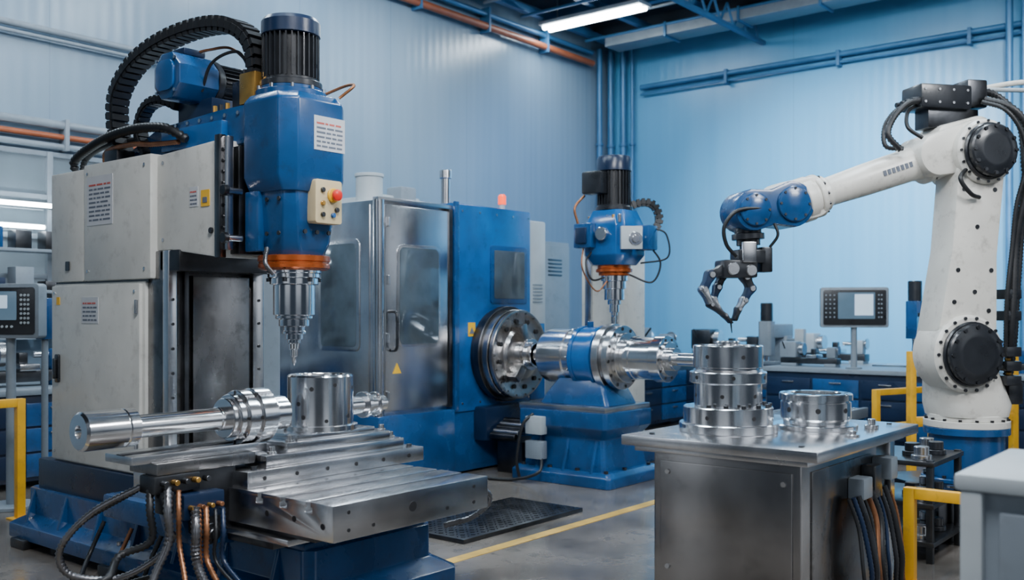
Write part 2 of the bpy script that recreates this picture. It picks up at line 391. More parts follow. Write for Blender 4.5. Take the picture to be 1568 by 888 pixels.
box('way_strip_a',3.085,3.14,5.0,5.06,.5,1.86,STEELB,.006)
box('way_strip_b',3.20,3.23,5.02,5.06,.5,1.86,DSTEEL,.004)
box('way_cover',3.25,3.64,5.01,5.06,.5,1.72,WORN,.006)
box('way_strip_c',3.66,3.74,5.0,5.06,.5,1.86,STEELB,.006)
box('column_cross_head',3.09,3.74,4.9,5.1,1.74,1.86,DSTEEL,.01)
studs('way_bolts',[(3.112,5.0,.6+i*.14) for i in range(8)]+[(3.7,5.0,.6+i*.14) for i in range(8)],-Y,.009,.006,BLACK,8)
box('side_casting',3.74,3.95,5.1,6.2,.4,2.3,GREY,.03)
prism('head_carrier',(3.1,0,0),Y,Z,[(4.52,1.80),(5.0,1.86),(5.16,1.86),(5.16,2.41),(4.52,2.44)],.54,WHITE,.014)
prism('carrier_gusset',(3.12,0,0),Y,Z,[(4.9,1.86),(5.14,1.70),(5.14,1.86)],.1,WHITE,.006)
rpanel('carrier_label',(3.1,4.66,2.13),-Y,Z,.08,.09,.006,.004,YLAB,0)
rpanel('carrier_label_ink',(3.096,4.66,2.12),-Y,Z,.04,.03,.004,.003,INK,0)
label('carrier_notice',(3.1,4.81,2.09),-Y,Z,.08,.11,4)
cyl('carrier_lock',(3.1,4.6,1.95),(3.085,4.6,1.95),.017,BLACK,seg=16)
studs('carrier_screws',[(3.1,y,z) for y in (4.56,5.08) for z in (1.92,2.36)],-X,.012,.005,STEELB,10)
box('slide_rail_a',3.10,3.14,4.46,4.53,1.84,2.45,STEELB,.006)
box('slide_rail_b',3.16,3.6,4.44,4.53,1.82,2.4,DSTEEL,.006)
box('slide_rail_edge',3.08,3.12,4.50,4.55,1.80,2.46,WORN,.004)
studs('rail_bolts',[(3.10,4.495,1.9+i*.06) for i in range(9)],-X,.009,.006,BLACK,8)
for z in (1.9,2.15):
    cyl('clamp_stud_%d'%int(z*100),(3.16,4.42,z),(3.05,4.42,z),.018,STEELB,seg=14);cyl('clamp_knob_%d'%int(z*100),(3.07,4.42,z),(3.04,4.42,z),.03,DSTEEL,seg=14)
prism('ram',(3.2,0,0),Y,Z,[(4.45,2.42),(5.6,2.42),(5.6,2.5),(5.3,2.6),(4.7,2.63),(4.45,2.63)],.42,BLUE,.014)
box('ram_cover_plate',3.16,3.2,4.6,5.2,2.44,2.56,BLUE2,.006)
studs('ram_bolts',[(3.2,4.5+i*.12,2.59) for i in range(6)],-X,.012,.01,STEELB,6)
box('motor_cradle',3.22,3.55,4.78,5.12,2.6,2.72,NAVY,.01)
octa=[(.14*math.cos(math.radians(22.5+45*i)),.14*math.sin(math.radians(22.5+45*i))) for i in range(8)]
prism('feed_motor_body',(3.04,4.95,2.83),Y,Z,octa,.26,BLUE,.014)
rpanel('feed_motor_endcap',(3.04,4.95,2.83),-Y,Z,.17,.17,.05,.015,BLUE2)
studs('feed_motor_screws',[(3.04,4.95+a,2.83+b) for a in(-.09,.09) for b in(-.09,.09)],-X,.01,.01,STEELB)
motor('feed_motor',(3.33,4.95,2.83),X,.125,.26,BLACK,BLACK,26,.25)
box('terminal_box',3.12,3.26,4.9,5.02,2.96,3.0,NAVY,.01)
octbody('spindle_head_upper',[(3.19,3.57,4.06,4.44,.05,2.14),(3.156,3.6,4.03,4.47,.075,2.22),(3.156,3.6,4.03,4.47,.075,2.62),(3.18,3.58,4.06,4.45,.08,2.66)],BLUE,.01)
octbody('spindle_head_lower',[(3.24,3.52,4.11,4.40,.07,1.80),(3.22,3.54,4.09,4.42,.06,1.88),(3.20,3.56,4.07,4.43,.05,2.16)],BLUE,.01)
box('head_side_rib',3.18,3.22,4.3,4.42,1.83,2.15,BLUE,.01)
mx,my=3.37,4.27
lathe('motor_adapter',(mx,my,2.65),Z,step([(0,.04,.19),(.04,.07,.165)]),BLUE,40)
bolts('adapter_bolts',(mx,my,2.69),Z,.178,10,.01,.02,STEELB)
motor('spindle_motor',(mx,my,2.74),Z,.155,.35,BLACK,NAVY,30,.28)
lathe('motor_top_cap',(mx,my,3.08),Z,[(0,.14),(.01,.13),(.02,.05),(.03,.04),(.03,0)],DSTEEL,32)
label('head_data_plate',(3.33,4.03,2.36),X,Z,.21,.18,6,INKR)
studs('head_bolts',[(3.3+i*.08,4.07,1.93) for i in range(3)],-Y,.012,.01,BLACK,8)
studs('head_bolts_side',[(3.2,4.15+i*.1,z) for i in range(3) for z in (1.92,2.1)],-X,.012,.008,BLACK,8)
rpanel('button_panel',(3.415,4.08,2.09),X,Z,.18,.23,.015,.07,CREAM,.005)
cyl('emergency_stop_base',(3.44,4.01,2.125),(3.44,3.995,2.125),.038,YLAB,seg=24)
lathe('emergency_stop',(3.44,3.995,2.125),-Y,[(0,.016),(.015,.016),(.016,.03),(.03,.03),(.036,.02)],RED,24)
for i,(x,z,m) in enumerate(((3.37,2.15,BLACK),(3.37,2.08,BRASS),(3.37,2.02,BLACK),(3.44,2.02,BLUE2),(3.465,2.05,BLACK))):
    cyl('button_%d'%i,(x,4.01,z),(x,3.995,z),.013,m,seg=14)
lathe('spindle_collar',(3.376,4.25,1.81),-Z,[(0,.185),(.004,.192),(.03,.192),(.034,.186),(.044,.186),(.048,.19),(.066,.19),(.075,.175),(.08,.15)],ORANGE,56)
bolts('collar_bolts',(3.376,4.25,1.745),-Z,.17,12,.01,.008,STEELB)
lathe('spindle_nose',(3.376,4.25,1.74),-Z,step([(0,.025,.145),(.025,.05,.14),(.05,.085,.13),(.085,.25,.112),(.25,.27,.10),(.27,.31,.082),(.31,.335,.058)])+step([(.335,.35,.064),(.35,.38,.048),(.38,.40,.036)],.002)+[(.402,.032),(.43,.03),(.435,.022),(.47,.02),(.475,.013),(.50,.011),(.523,.001)],CHROME,56)
bolts('nose_keys',(3.376,4.25,1.69),-Z,.136,6,.012,.02,DSTEEL)
sweep('coolant_line',[(3.52,4.05,2.66),(3.58,4.0,2.73),(3.61,4.1,2.75),(3.54,4.22,2.70)],.009,WIRE,.2)
sweep('coolant_nozzle',[(3.16,4.2,1.84),(3.12,4.16,1.76),(3.16,4.14,1.7)],.012,HOSE)
chain('drag_chain',[(3.168,5.62,2.42),(3.15,5.66,2.62),(3.13,5.62,2.82),(3.14,5.46,2.98),(3.17,5.22,3.08),(3.22,4.95,3.13),(3.25,4.68,3.11),(3.27,4.50,3.02),(3.275,4.43,2.88),(3.275,4.44,2.66)],X,.11,.085,RUB,.052)
chain('drag_chain_inner',[(3.2,5.40,2.45),(3.18,5.46,2.60),(3.18,5.38,2.73),(3.2,5.24,2.76),(3.24,5.1,2.70)],X,.07,.055,RUB,.038)
sweep('flex_conduit',[(3.12,6.12,2.40),(3.10,6.1,2.47),(3.09,5.9,2.53),(3.07,5.6,2.57),(3.07,5.3,2.58),(3.08,5.02,2.55),(3.14,4.9,2.48)],.03,RUB,.3,.032)
sweep('flex_conduit_b',[(3.2,6.2,2.38),(3.2,6.15,2.5),(3.2,5.9,2.56),(3.2,5.5,2.55),(3.25,5.3,2.5)],.022,RUB,.25,.02)
sweep('flex_conduit_c',[(3.14,5.8,2.42),(3.10,5.7,2.49),(3.09,5.4,2.50),(3.1,5.2,2.48),(3.12,4.95,2.47)],.016,WIRE,.2,.02)
box('junction_block',3.08,3.2,5.55,5.7,2.41,2.49,DSTEEL,.01)
box('chain_anchor',3.2,3.34,4.36,4.5,2.63,2.8,BRASS,.01)
box('valve_block',3.24,3.4,4.5,4.62,2.63,2.78,DSTEEL,.01)
for i in range(4): cyl('valve_%d'%i,(3.26+i*.04,4.53,2.78),(3.26+i*.04,4.53,2.84),.012,BRASS if i%2 else BLACK,seg=10)
sweep('cable_a',[(3.3,4.53,2.84),(3.26,4.6,2.95),(3.2,4.75,2.9),(3.2,4.85,2.75)],.009,RUB)
sweep('cable_b',[(3.34,4.53,2.84),(3.3,4.7,2.99),(3.25,4.85,3.0),(3.2,4.95,2.98)],.008,WIRE)
for i in range(5): cyl('ram_fitting_%d'%i,(3.24,4.66+i*.06,2.62),(3.24,4.66+i*.06,2.67),.014,(BRASS,BLACK)[i%2],seg=10)
# saddle and table
box('knee_casting',3.0,3.82,3.7,5.1,.36,.40,BLUE,.01)
box('lower_way',2.88,3.86,3.78,5.12,.385,.43,DSTEEL,.006)
box('saddle',2.84,3.8,3.62,5.08,.43,.46,STEELB,.006)
box('saddle_gib',2.9,3.78,3.5,5.0,.455,.49,DSTEEL,.004)
def tsl(y):return [(y-.014,.65),(y-.014,.625),(y-.026,.625),(y-.026,.60),(y+.026,.60),(y+.026,.625),(y+.014,.625),(y+.014,.65)]
poly=[(3.33,.485),(4.98,.485),(4.98,.65)]
for y in (3.86,3.68,3.5): poly+=tsl(y)[::-1]
poly+=[(3.33,.65)]
prism('t_slot_table',(2.86,0,0),Y,Z,poly,1.05,STEELB,.004)
studs('table_holes',[(3.356,3.33,.575)],-Y,.024,.002,HOLE,24)
studs('table_holes_small',[(x,3.33,z) for x in (2.95,3.8) for z in (.53,.61)]+[(3.1,3.33,.53),(3.6,3.33,.53)],-Y,.009,.002,HOLE,12)
studs('table_side_holes',[(2.86,3.4,.55),(2.86,3.6,.56),(2.86,3.8,.56)],-X,.014,.002,HOLE,14)
box('fixture_plate',2.88,4.1,3.98,5.0,.65,.73,STEELB,.006)
studs('fixture_plate_bolts',[(2.98+i*.2,3.98,.69) for i in range(6)],-Y,.011,.003,HOLE,10)
studs('fixture_plate_cap_screws',[(2.96+i*.36,y,.73) for i in range(4) for y in(4.04,4.9)],Z,.016,.015,DSTEEL,10)
box('fixture_riser',3.02,3.98,4.02,4.62,.73,.79,STEEL,.006)
box('fixture_pad',3.16,3.88,4.03,4.44,.79,.84,STEEL,.005)
box('fixture_pad_top',3.24,3.78,4.05,4.38,.84,.87,STEEL,.004)
for i,(x,y) in enumerate(((3.1,4.08),(3.93,4.08),(3.93,4.5),(3.2,4.06),(3.84,4.06))):
    lathe('clamp_nut_%d'%i,(x,y,.79 if i<3 else .84),Z,step([(0,.012,.026),(.012,.035,.016)],.002),STEELB,12)
box('toe_clamp_a',3.80,3.96,4.2,4.28,.79,.83,STEELB,.005);box('toe_clamp_b',3.04,3.16,4.2,4.28,.79,.83,STEELB,.005)
box('rest_slide',2.36,3.05,4.12,4.36,.81,.85,STEELB,.006)
box('rest_slide_lower',2.46,3.0,4.08,4.32,.755,.81,WORN,.006)
box('rest_slide_groove',2.35,3.04,4.2,4.24,.85,.856,DSTEEL,.001)
box('rest_support',2.66,2.9,4.1,4.3,.45,.755,DSTEEL,.01)
prism('rest_bracket',(0,4.34,0),X,Z,[(2.56,.74),(2.66,.40),(2.92,.36),(2.92,.74)],.2,BLUE,.01)
for i in range(5): cyl('manifold_fitting_%d'%i,(2.48+i*.055,4.07,.72),(2.48+i*.055,4.03,.72),.014,BRASS if i%2 else DSTEEL,seg=10)
box('manifold',2.44,2.68,4.07,4.2,.67,.755,DSTEEL,.01)
box('manifold_b',2.56,2.78,4.02,4.12,.54,.66,NAVY,.01)
for i in range(4): cyl('port_%d'%i,(2.59+i*.05,4.02,.60),(2.59+i*.05,3.98,.60),.012,(BRASS,WIRE)[i%2],seg=10)
box('limit_switch',2.47,2.53,4.05,4.12,.58,.68,BLACK,.008)
lathe('hand_dial',(2.68,4.0,.47),-Y,step([(0,.02,.05),(.02,.05,.03)]),DSTEEL,24)
hs=[(2.5,4.06,.70,2.30,4.05,.05,.022,HOSE),(2.55,4.05,.68,2.42,3.9,.02,.014,WIRE),(2.6,3.99,.60,2.5,3.8,.02,.024,HOSE),(2.65,3.98,.60,2.56,3.78,.02,.015,WIRE),(2.7,3.98,.58,2.66,3.7,.02,.010,RUB),(2.74,3.98,.58,2.7,3.74,.02,.014,NAVY),(2.46,4.14,.70,2.2,4.2,.3,.02,RUB),(2.62,4.0,.60,2.46,3.86,.02,.018,WIRE)]
for i,(a,b,c,d,e,f,r,m) in enumerate(hs):
    sweep('service_hose_%d'%i,[(a,b,c),(a-.03,b-.05,c-.10),(a-.02,b-.04,c-.24),((a+d)/2,e-.02,(c+f)/2-.1),(d+.02,e-.1,f+.03),(d-.12,e+.05,f)],r,m,.28,.022)
sweep('loop_conduit',[(2.46,4.2,.70),(2.3,4.36,.58),(2.2,4.46,.42),(2.24,4.46,.29),(2.42,4.36,.25),(2.56,4.24,.34),(2.62,4.18,.46)],.019,HOSE,.28,.02)
sweep('loop_conduit_b',[(2.44,4.22,.68),(2.26,4.42,.52),(2.22,4.5,.36),(2.34,4.44,.20),(2.56,4.3,.24)],.014,RUB,.28,.018)
for i in range(3):
    sweep('floor_cable_%d'%i,[(2.92,4.8+.3*i,.3),(2.82,4.8+.3*i,.1),(2.7-.05*i,4.6+.25*i,.02),(2.5,4.3+.3*i,.02),(2.35,4.5+.35*i,.02),(2.2,5.0+.4*i,.02)],.014,(RUB,WIRE,RUB)[i],.2,.02)
sweep('drain_hose',[(3.9,3.42,.55),(3.98,3.40,.55),(4.02,3.42,.48),(3.97,3.5,.40),(3.85,3.6,.36)],.018,HOSE,.2,.02)
cyl('drain_elbow',(3.88,3.42,.55),(3.95,3.42,.55),.026,STEELB,seg=14)
lathe('turned_shaft',(2.14,4.18,.98),X,[(.03,0),(.03,.022),(0,.03),(0,.078),(.012,.088)]+[(.20,.088),(.205,.084),(.21,.088),(.255,.088),(.262,.06),(.27,.054),(.70,.054),(.705,.06),(.74,.06),(.745,.07),(.78,.07)],STEEL,56)
lathe('shaft_chuck',(2.88,4.18,.98),X,step([(0,.03,.10),(.03,.07,.118),(.07,.13,.135),(.13,.15,.125),(.15,.24,.14),(.24,.27,.11),(.27,.36,.09)]),STEEL,56)
bolts('chuck_cap_screws',(2.952,4.18,.98),-X,.125,8,.009,.004,HOLE)
bolts('chuck_pin_holes',(3.03,4.18,.98),-X,.13,6,.01,.004,HOLE)
lathe('stub_shaft',(3.64,4.18,.98),X,step([(0,.16,.05),(.16,.19,.075),(.19,.25,.055),(.25,.27,.07),(.27,.33,.045)]),STEEL,40)
studs('stub_bolts',[(3.97,4.18,.98)],X,.02,.01,HOLE,12)
lathe('hollow_workpiece',(3.5,4.18,.87),Z,[(0,.195),(.004,.20),(.03,.20),(.034,.178),(.29,.178),(.30,.170),(.30,.135),(.292,.13),(.06,.13),(.06,0)]+[],STEEL,64)
for a,z,r in ((200,.95,.012),(215,1.1,.012),(240,.93,.010),(255,1.12,.01),(285,.95,.013),(300,1.1,.01),(190,1.02,.012)):
    t=math.radians(a);d=Vector((math.cos(t),math.sin(t),0));cyl('workpiece_bore_%d'%a,Vector((3.5,4.18,z))+d*.172,Vector((3.5,4.18,z))+d*.1795,r,HOLE,seg=14,ch=0)

# ------------------------------------------------------------------ CNC turning centre
Grp('cnc_turning_center',(7,7,0))
box('base_stainless',5.74,6.70,6.1,8.0,.02,.62,BLUE,.015)
box('base_main',6.70,8.13,6.14,8.0,.02,.60,BLUE,.015)
box('enclosure_body',5.77,6.69,6.17,8.0,.60,2.475,STAIN,.012)
box('enclosure_side_skin',5.755,5.77,6.24,7.3,.66,2.44,STAIN,.005)
rpanel('side_window_frame',(5.757,6.62,1.66),-Y,Z,.54,.98,.06,.015,STAIN)
rpanel('side_window',(5.742,6.62,1.66),-Y,Z,.46,.9,.04,.006,GLASS)
lathe('corner_post',(5.80,6.17,.62),Z,[(0,.05),(1.855,.05)],STAIN,24)
box('door_panel',5.84,6.64,6.13,6.17,.66,2.44,STAIN,.010)
rpanel('door_window_bezel',(6.25,6.13,1.655),X,Z,.54,.90,.07,.012,STEELB)
rpanel('door_window',(6.25,6.118,1.655),X,Z,.49,.85,.05,.004,GLASS)
box('door_edge',6.64,6.69,6.12,6.17,.64,2.46,DSTEEL,.006)
sweep('door_handle',[(5.91,6.13,1.52),(5.91,6.06,1.50),(5.91,6.05,1.35),(5.91,6.06,1.2),(5.91,6.13,1.18)],.014,BLACK)
prism('warning_triangle',(5.93,6.128,.98),X,Z,[(0,0),(.1,0),(.05,.09)],.004,YLAB,0)
box('top_rail',5.76,6.7,6.13,6.2,2.46,2.50,STEELB,.006)
for i in range(4): cyl('hinge_%d'%i,(5.87,6.12,.75+i*.5),(5.87,6.12,.83+i*.5),.014,STEELB,seg=12)
box('headstock_housing',6.70,7.86,6.12,8.0,.58,2.53,BLUE2,.02)
box('housing_trim',6.70,6.76,6.10,6.13,.6,2.54,BLUE,.008)
box('end_panel',7.86,8.14,6.14,8.0,.58,2.45,LGREY,.02)
box('end_panel_lower',7.86,8.10,6.12,6.16,.62,1.4,BLUE2,.01)
rpanel('housing_window_frame',(7.50,6.12,1.88),X,Z,.56,.56,.03,.015,BLUE)
rpanel('housing_window',(7.50,6.105,1.88),X,Z,.47,.47,.02,.006,GLASS)
rpanel('hazard_label',(6.95,6.12,1.35),X,Z,.1,.13,.006,.004,YLAB,0)
prism('hazard_label_mark',(6.915,6.116,1.31),X,Z,[(0,0),(.07,0),(.035,.06)],.003,INK,0)
for i in range(6): rpanel('louvre_%d'%i,(8.0,6.14,1.62+i*.035),X,Z,.16,.012,.004,.006,GREY,0)
studs('panel_screws',[(6.82+i*.25,6.12,z) for i in range(5) for z in (.66,2.46)],-Y,.012,.006,STEELB,10)
lathe('filter_canister',(6.0,6.5,2.475),Z,step([(0,.02,.14),(.02,.24,.12),(.24,.27,.13)]),LGREY,32)
lathe('vent_stack',(7.0,6.5,2.53),Z,step([(0,.03,.07),(.03,.28,.045),(.28,.36,.06)]),STEELB,28)
box('roof_unit',6.25,6.75,6.6,7.2,2.475,2.6,LGREY,.02);box('roof_unit_b',6.4,6.6,6.5,6.7,2.48,2.68,GREY,.02)
cyl('beacon_base',(7.62,6.3,2.53),(7.62,6.3,2.6),.03,LGREY,seg=16);lathe('beacon_lens',(7.62,6.3,2.6),Z,[(0,.04),(.08,.04),(.1,.025)],BEAC,20)
C0=(7.37,6.12,1.11)
lathe('chuck_backplate',C0,-Y,step([(0,.05,.44),(.05,.12,.46)]),DSTEEL,64)
lathe('chuck_body',C0,-Y,step([(.12,.20,.43),(.20,.215,.40),(.215,.26,.425)])+[(.262,.40),(.255,.38),(.255,.26),(.27,.25),(.29,.24),(.30,.18)],BENCHS,64)
bolts('chuck_face_bolts',(7.37,6.12-.26,1.11),-Y,.32,12,.022,.012,HOLE,.2,12)
bolts('chuck_rim_bolts',(7.37,6.12-.26,1.11),-Y,.395,18,.010,.008,DSTEEL)
for i in range(3):
    a=math.radians(90+120*i+20);d=Vector((math.cos(a),0,math.sin(a)));s=Vector((-math.sin(a),0,math.cos(a)))
    bm=bmesh.new();boxm(bm,Vector((7.37,5.80,1.11))+d*.2,d*.1,s*.045,Y*.06);bev(bm,.006);finish(bm,'chuck_jaw_%d'%i,BENCHS)
lathe('spindle_bore_collar',C0,-Y,step([(.26,.40,.15),(.40,.46,.12)]),STEEL,40)
box('chip_guard',7.0,7.8,5.98,6.14,.3,.62,NAVY,.02)

# ------------------------------------------------------------------ rotary unit on pedestal
Grp('rotary_tailstock_unit',(7.4,5.1,0))
loft('pedestal_foot',[oct8(6.96,7.84,4.58,5.66,.03,.0),oct8(6.96,7.84,4.58,5.66,.03,.09),oct8(7.0,7.8,4.62,5.62,.03,.13)],BLUE,.01)
loft('pedestal',[oct8(7.04,7.76,4.68,5.58,.03,.12),oct8(7.08,7.72,4.72,5.52,.03,.40),oct8(7.0,7.78,4.64,5.6,.03,.50),oct8(7.0,7.78,4.64,5.6,.03,.64)],BLUE,.01)
for i in range(3):
    prism('pedestal_gusset_x%d'%i,(6.98,4.80+i*.3,.1),X,Z,[(0,0),(.12,0),(.12,.36)],.03,BLUE,.004)
studs('foot_bolts',[(7.02,4.65+i*.3,.1) for i in range(4)]+[(7.3,4.64,.1),(7.7,4.64,.1)],Z,.022,.05,DSTEEL,6)
box('slide_plate',7.02,7.76,4.66,5.6,.64,.69,STEELB,.006)
loft('saddle_casting',[oct8(7.12,7.62,4.7,5.45,.03,.69),oct8(7.14,7.60,4.74,5.40,.03,.78),oct8(7.2,7.54,4.8,5.3,.03,.92)],BLUE,.01)
for i in range(2): box('terminal_box_%d'%i,6.93,7.02,5.28,5.46,.2+.22*i,.36+.22*i,(GREY,LGREY)[i],.008)
sweep('pedestal_cable',[(6.97,5.4,.6),(6.88,5.45,.5),(6.86,5.5,.2),(6.9,5.5,.02)],.014,RUB)
sweep('pedestal_cable_b',[(6.97,5.3,.22),(6.85,5.25,.1),(6.8,5.5,.02),(6.7,5.8,.02)],.014,RUB)
o=(7.37,5.72,1.11)
lathe('drive_shaft',o,-Y,step([(0,.06,.11),(.06,.26,.085)]),STEEL,40)
lathe('servo_drum',o,-Y,step([(.22,.25,.24),(.25,.50,.25),(.50,.60,.235)]),STEEL,56)
lathe('gearbox_body',o,-Y,step([(.60,.64,.28),(.64,.80,.27),(.80,.84,.285)]),BLUE2,48)
bolts('gearbox_bolts',(7.37,5.13,1.11),Y,.262,14,.012,.012,STEELB)
lathe('flange_stack',o,-Y,step([(.84,.87,.24),(.87,.94,.30),(.94,.97,.25),(.97,1.03,.285),(1.03,1.07,.22)]),STEELB,64)
bolts('flange_holes',(7.37,4.689,1.11),-Y,.255,12,.016,.003,HOLE,.1,12)
bolts('flange_studs',(7.37,4.85,1.11),-Y,.27,14,.014,.02,STEELB)
lathe('work_cylinder',o,-Y,step([(1.07,1.14,.16),(1.14,1.18,.19),(1.18,1.38,.185),(1.38,1.48,.20),(1.48,1.50,.15),(1.50,1.56,.10),(1.56,1.74,.055)]),STEEL,56)
bolts('work_cylinder_holes',(7.37,4.239,1.11),-Y,.17,10,.012,.003,HOLE,0,12)
cyl('lift_eye',(7.37,5.05,1.38),(7.37,5.05,1.43),.03,BLUE,seg=14)
box('bed_rail',7.15,7.6,5.67,5.97,0,.3,DSTEEL,.01)
for i in range(5): cyl('gear_shaft_%d'%i,(7.05+.05*i,5.66,.36+.03*i),(7.05+.05*i,5.96,.36+.03*i),.03,(DSTEEL,STEELB)[i%2],seg=14)

# ------------------------------------------------------------------ second drilling machine
Grp('drilling_machine',(8.3,5.4,0))
box('foot',8.15,8.85,5.15,5.95,0,.2,BLUE,.02)
box('column',8.3,8.7,5.28,5.8,.2,2.3,ROBW,.02)
box('column_slide',8.27,8.3,5.34,5.42,1.0,2.2,STEELB,.006);box('column_slide_b',8.27,8.3,5.66,5.74,1.0,2.2,STEELB,.006)
prism('arm',(0,0,2.04),X,Y,[(7.40,4.98),(7.58,4.88),(8.62,5.38),(8.5,5.66),(8.3,5.66)],.28,BLUE,.015)
cx,cy=7.425,4.83
octbody('head_body',[(cx-.16,cx+.16,cy-.17,cy+.17,.06,1.93),(cx-.22,cx+.22,cy-.22,cy+.22,.06,2.02),(cx-.22,cx+.22,cy-.22,cy+.22,.06,2.28),(cx-.16,cx+.16,cy-.17,cy+.17,.05,2.42)],BLUE2,.01)
motor('motor',(cx,cy,2.45),Z,.155,.46,BLACK,NAVY,28,.3)
box('motor_terminal_box',cx-.26,cx-.12,cy-.02,cy+.18,2.56,2.76,BLACK,.02)
box('side_valve_box',cx-.30,cx-.2,cy+.05,cy+.24,2.08,2.30,BLUE,.02)
box('side_valve_cap',cx-.33,cx-.30,cy+.09,cy+.2,2.12,2.26,NAVY,.01)
box('side_block_right',cx+.0,cx+.16,cy-.36,cy-.2,2.06,2.28,BLUE,.02)
cyl('gauge_left',(cx-.22,cy-.03,2.2),(cx-.27,cy-.03,2.2),.06,STEELB,seg=24)
prism('sensor_plate',(cx-.2,cy-.19,2.06),(X-Y).normalized(),Z,[(0,0),(.19,0),(.19,.2),(0,.2)],.05,LGREY,.006)
lathe('sensor_bezel',(cx-.13,cy-.30,2.15),(-X-Y),step([(-.06,.03,.06),(.03,.05,.035)]),STEELB,24)
lathe('collar',(cx,cy,1.94),-Z,step([(0,.04,.15),(.04,.07,.165),(.07,.10,.14)]),ORANGE,40)
lathe('spindle_nose',(cx,cy,1.84),-Z,step([(0,.05,.12),(.05,.12,.105),(.12,.22,.09),(.22,.26,.06),(.26,.33,.045),(.33,.36,.03)])+[(.37,.015),(.44,.012),(.45,.004)],CHROME,40)
chain('drag_chain',[(cx+.12,cy-.02,2.44),(cx+.22,cy-.1,2.50),(cx+.30,cy-.18,2.51),(cx+.36,cy-.22,2.46),(cx+.38,cy-.24,2.34),(cx+.30,cy-.2,2.22)],(.777,.629,0),.08,.07,RUB,.045)
sweep('cable_a',[(cx-.2,cy+.1,2.06),(cx-.3,cy+.1,1.95),(cx-.28,cy+.05,1.8),(cx-.15,cy,1.82)],.009,RUB)
sweep('cable_b',[(cx+.12,cy-.3,2.1),(cx+.2,cy-.36,1.95),(cx+.15,cy-.3,1.78),(cx+.05,cy-.12,1.85)],.009,RUB)
sweep('cable_c',[(cx-.28,cy+.2,2.3),(cx-.30,cy+.22,2.44),(cx-.2,cy+.18,2.56)],.012,WIRE)
sweep('cable_d',[(cx+.12,cy-.34,2.26),(cx+.2,cy-.42,2.2),(cx+.22,cy-.42,2.0),(cx+.12,cy-.2,1.95)],.008,RUB)
sweep('cable_e',[(cx-.25,cy+.16,2.1),(cx-.3,cy+.14,1.9),(cx-.2,cy+.06,1.7),(cx-.1,cy,1.8)],.007,WIRE)
for i in range(6):
    cyl('fitting_%d'%i,(cx-.19+.01*i,cy-.18+.07*i,2.30),(cx-.19+.01*i,cy-.18+.07*i,2.37),.016,BRASS if i%2 else STEELB,seg=10)

# ------------------------------------------------------------------ ROBOT (local frame: arm reaches along -x)
Grp('industrial_robot_arm',(7.5,1.854,0),-39,True)
box('floor_platform',-.62,.55,-.5,.5,0,.28,DSTEEL,.015)
box('platform_plate',-.5,.45,-.42,.42,.28,.32,DSTEEL,.006)
studs('platform_bolts',[(x,y,.32) for x in(-.42,0,.38) for y in(-.36,.36)],Z,.03,.03,STEELB)
bx=-.04
lathe('pedestal',(bx,0,.32),Z,step([(0,.03,.30),(.03,.33,.25),(.33,.38,.285)]),BLUE,56)
bolts('pedestal_bolts',(bx,0,.35),Z,.275,16,.014,.02,DSTEEL)
lathe('base_flange',(bx,0,.70),Z,step([(0,.05,.285),(.05,.09,.26)]),ROBW,56)
bolts('base_bolts',(bx,0,.75),Z,.27,16,.012,.015,DSTEEL)
def ell(cx,a,b,z,n=28,p=2.6):
    o=[]
    for i in range(n):
        t=2*math.pi*i/n;c,s=math.cos(t),math.sin(t)
        o.append(Vector((cx+a*math.copysign(abs(c)**(2/p),c),b*math.copysign(abs(s)**(2/p),s),z)))
    return o
loft('turret_casting',[ell(bx,.255,.25,.78),ell(bx,.275,.26,.86),ell(bx-.03,.25,.24,1.0),ell(bx-.08,.21,.22,1.2),ell(bx-.09,.16,.18,1.40)],ROBW,.0)
box('turret_connector',.18,.30,-.16,.06,.86,1.02,BLACK,.015)
def link(name,p1,r1,p2,r2,y0,y1,m,b=.015,waist=1.0,n=14):
    a=Vector((p1[0],0,p1[1]));c=Vector((p2[0],0,p2[1]));d=(c-a);L=d.length;d.normalize();nn=Vector((-d.z,0,d.x))
    P=[]
    for i in range(n+1):
        t=math.pi*i/n;P.append(a+(-d*math.sin(t)+nn*math.cos(t))*r1)
    if waist<1: P.append((a+c)/2-nn*(r1+r2)/2*waist)
    for i in range(n+1):
        t=math.pi*i/n;P.append(c+(d*math.sin(t)-nn*math.cos(t))*r2)
    if waist<1: P.append((a+c)/2+nn*(r1+r2)/2*waist)
    return loft(name,[[p+Y*y0 for p in P],[p+Y*y1 for p in P]],m,b)
sh=(-.185,1.22);el=(-.05,2.62)
sx_,sz_=sh;ex,ez=el
lathe('shoulder_hub',(sx_,-.24,sz_),Y,step([(0,.28,.27)],.02),ROBW,56)
lathe('shoulder_motor_cap',(sx_,-.24,sz_),-Y,step([(0,.03,.225),(.03,.07,.21)],.01)+[(.075,.17),(.085,.15),(.085,.12)],BLACK,56)
bolts('shoulder_cap_bolts',(sx_,-.31,sz_),-Y,.188,12,.014,.012,DSTEEL)
bolts('shoulder_ring_bolts',(sx_,-.24,sz_),-Y,.25,18,.012,.01,DSTEEL)
link('upper_arm',sh,.245,el,.185,-.2,.06,ROBW,.03,.84)
studs('upper_arm_bolts',[(sx_+a,-.2,z) for a,z in ((-.1,1.58),(.17,1.52),(.19,1.8),(-.07,1.8),(-.02,2.36),(.22,2.36),(.08,2.1),(.06,1.65))],-Y,.016,.006,DSTEEL,10)
lathe('elbow_hub',(ex,-.24,ez),Y,step([(0,.42,.225)],.02),ROBW,56)
lathe('elbow_motor_cap',(ex,-.24,ez),-Y,step([(0,.03,.195),(.03,.08,.18)],.01)+[(.085,.14),(.095,.12),(.095,.1)],BLACK,56)
bolts('elbow_cap_bolts',(ex,-.32,ez),-Y,.160,12,.013,.012,DSTEEL)
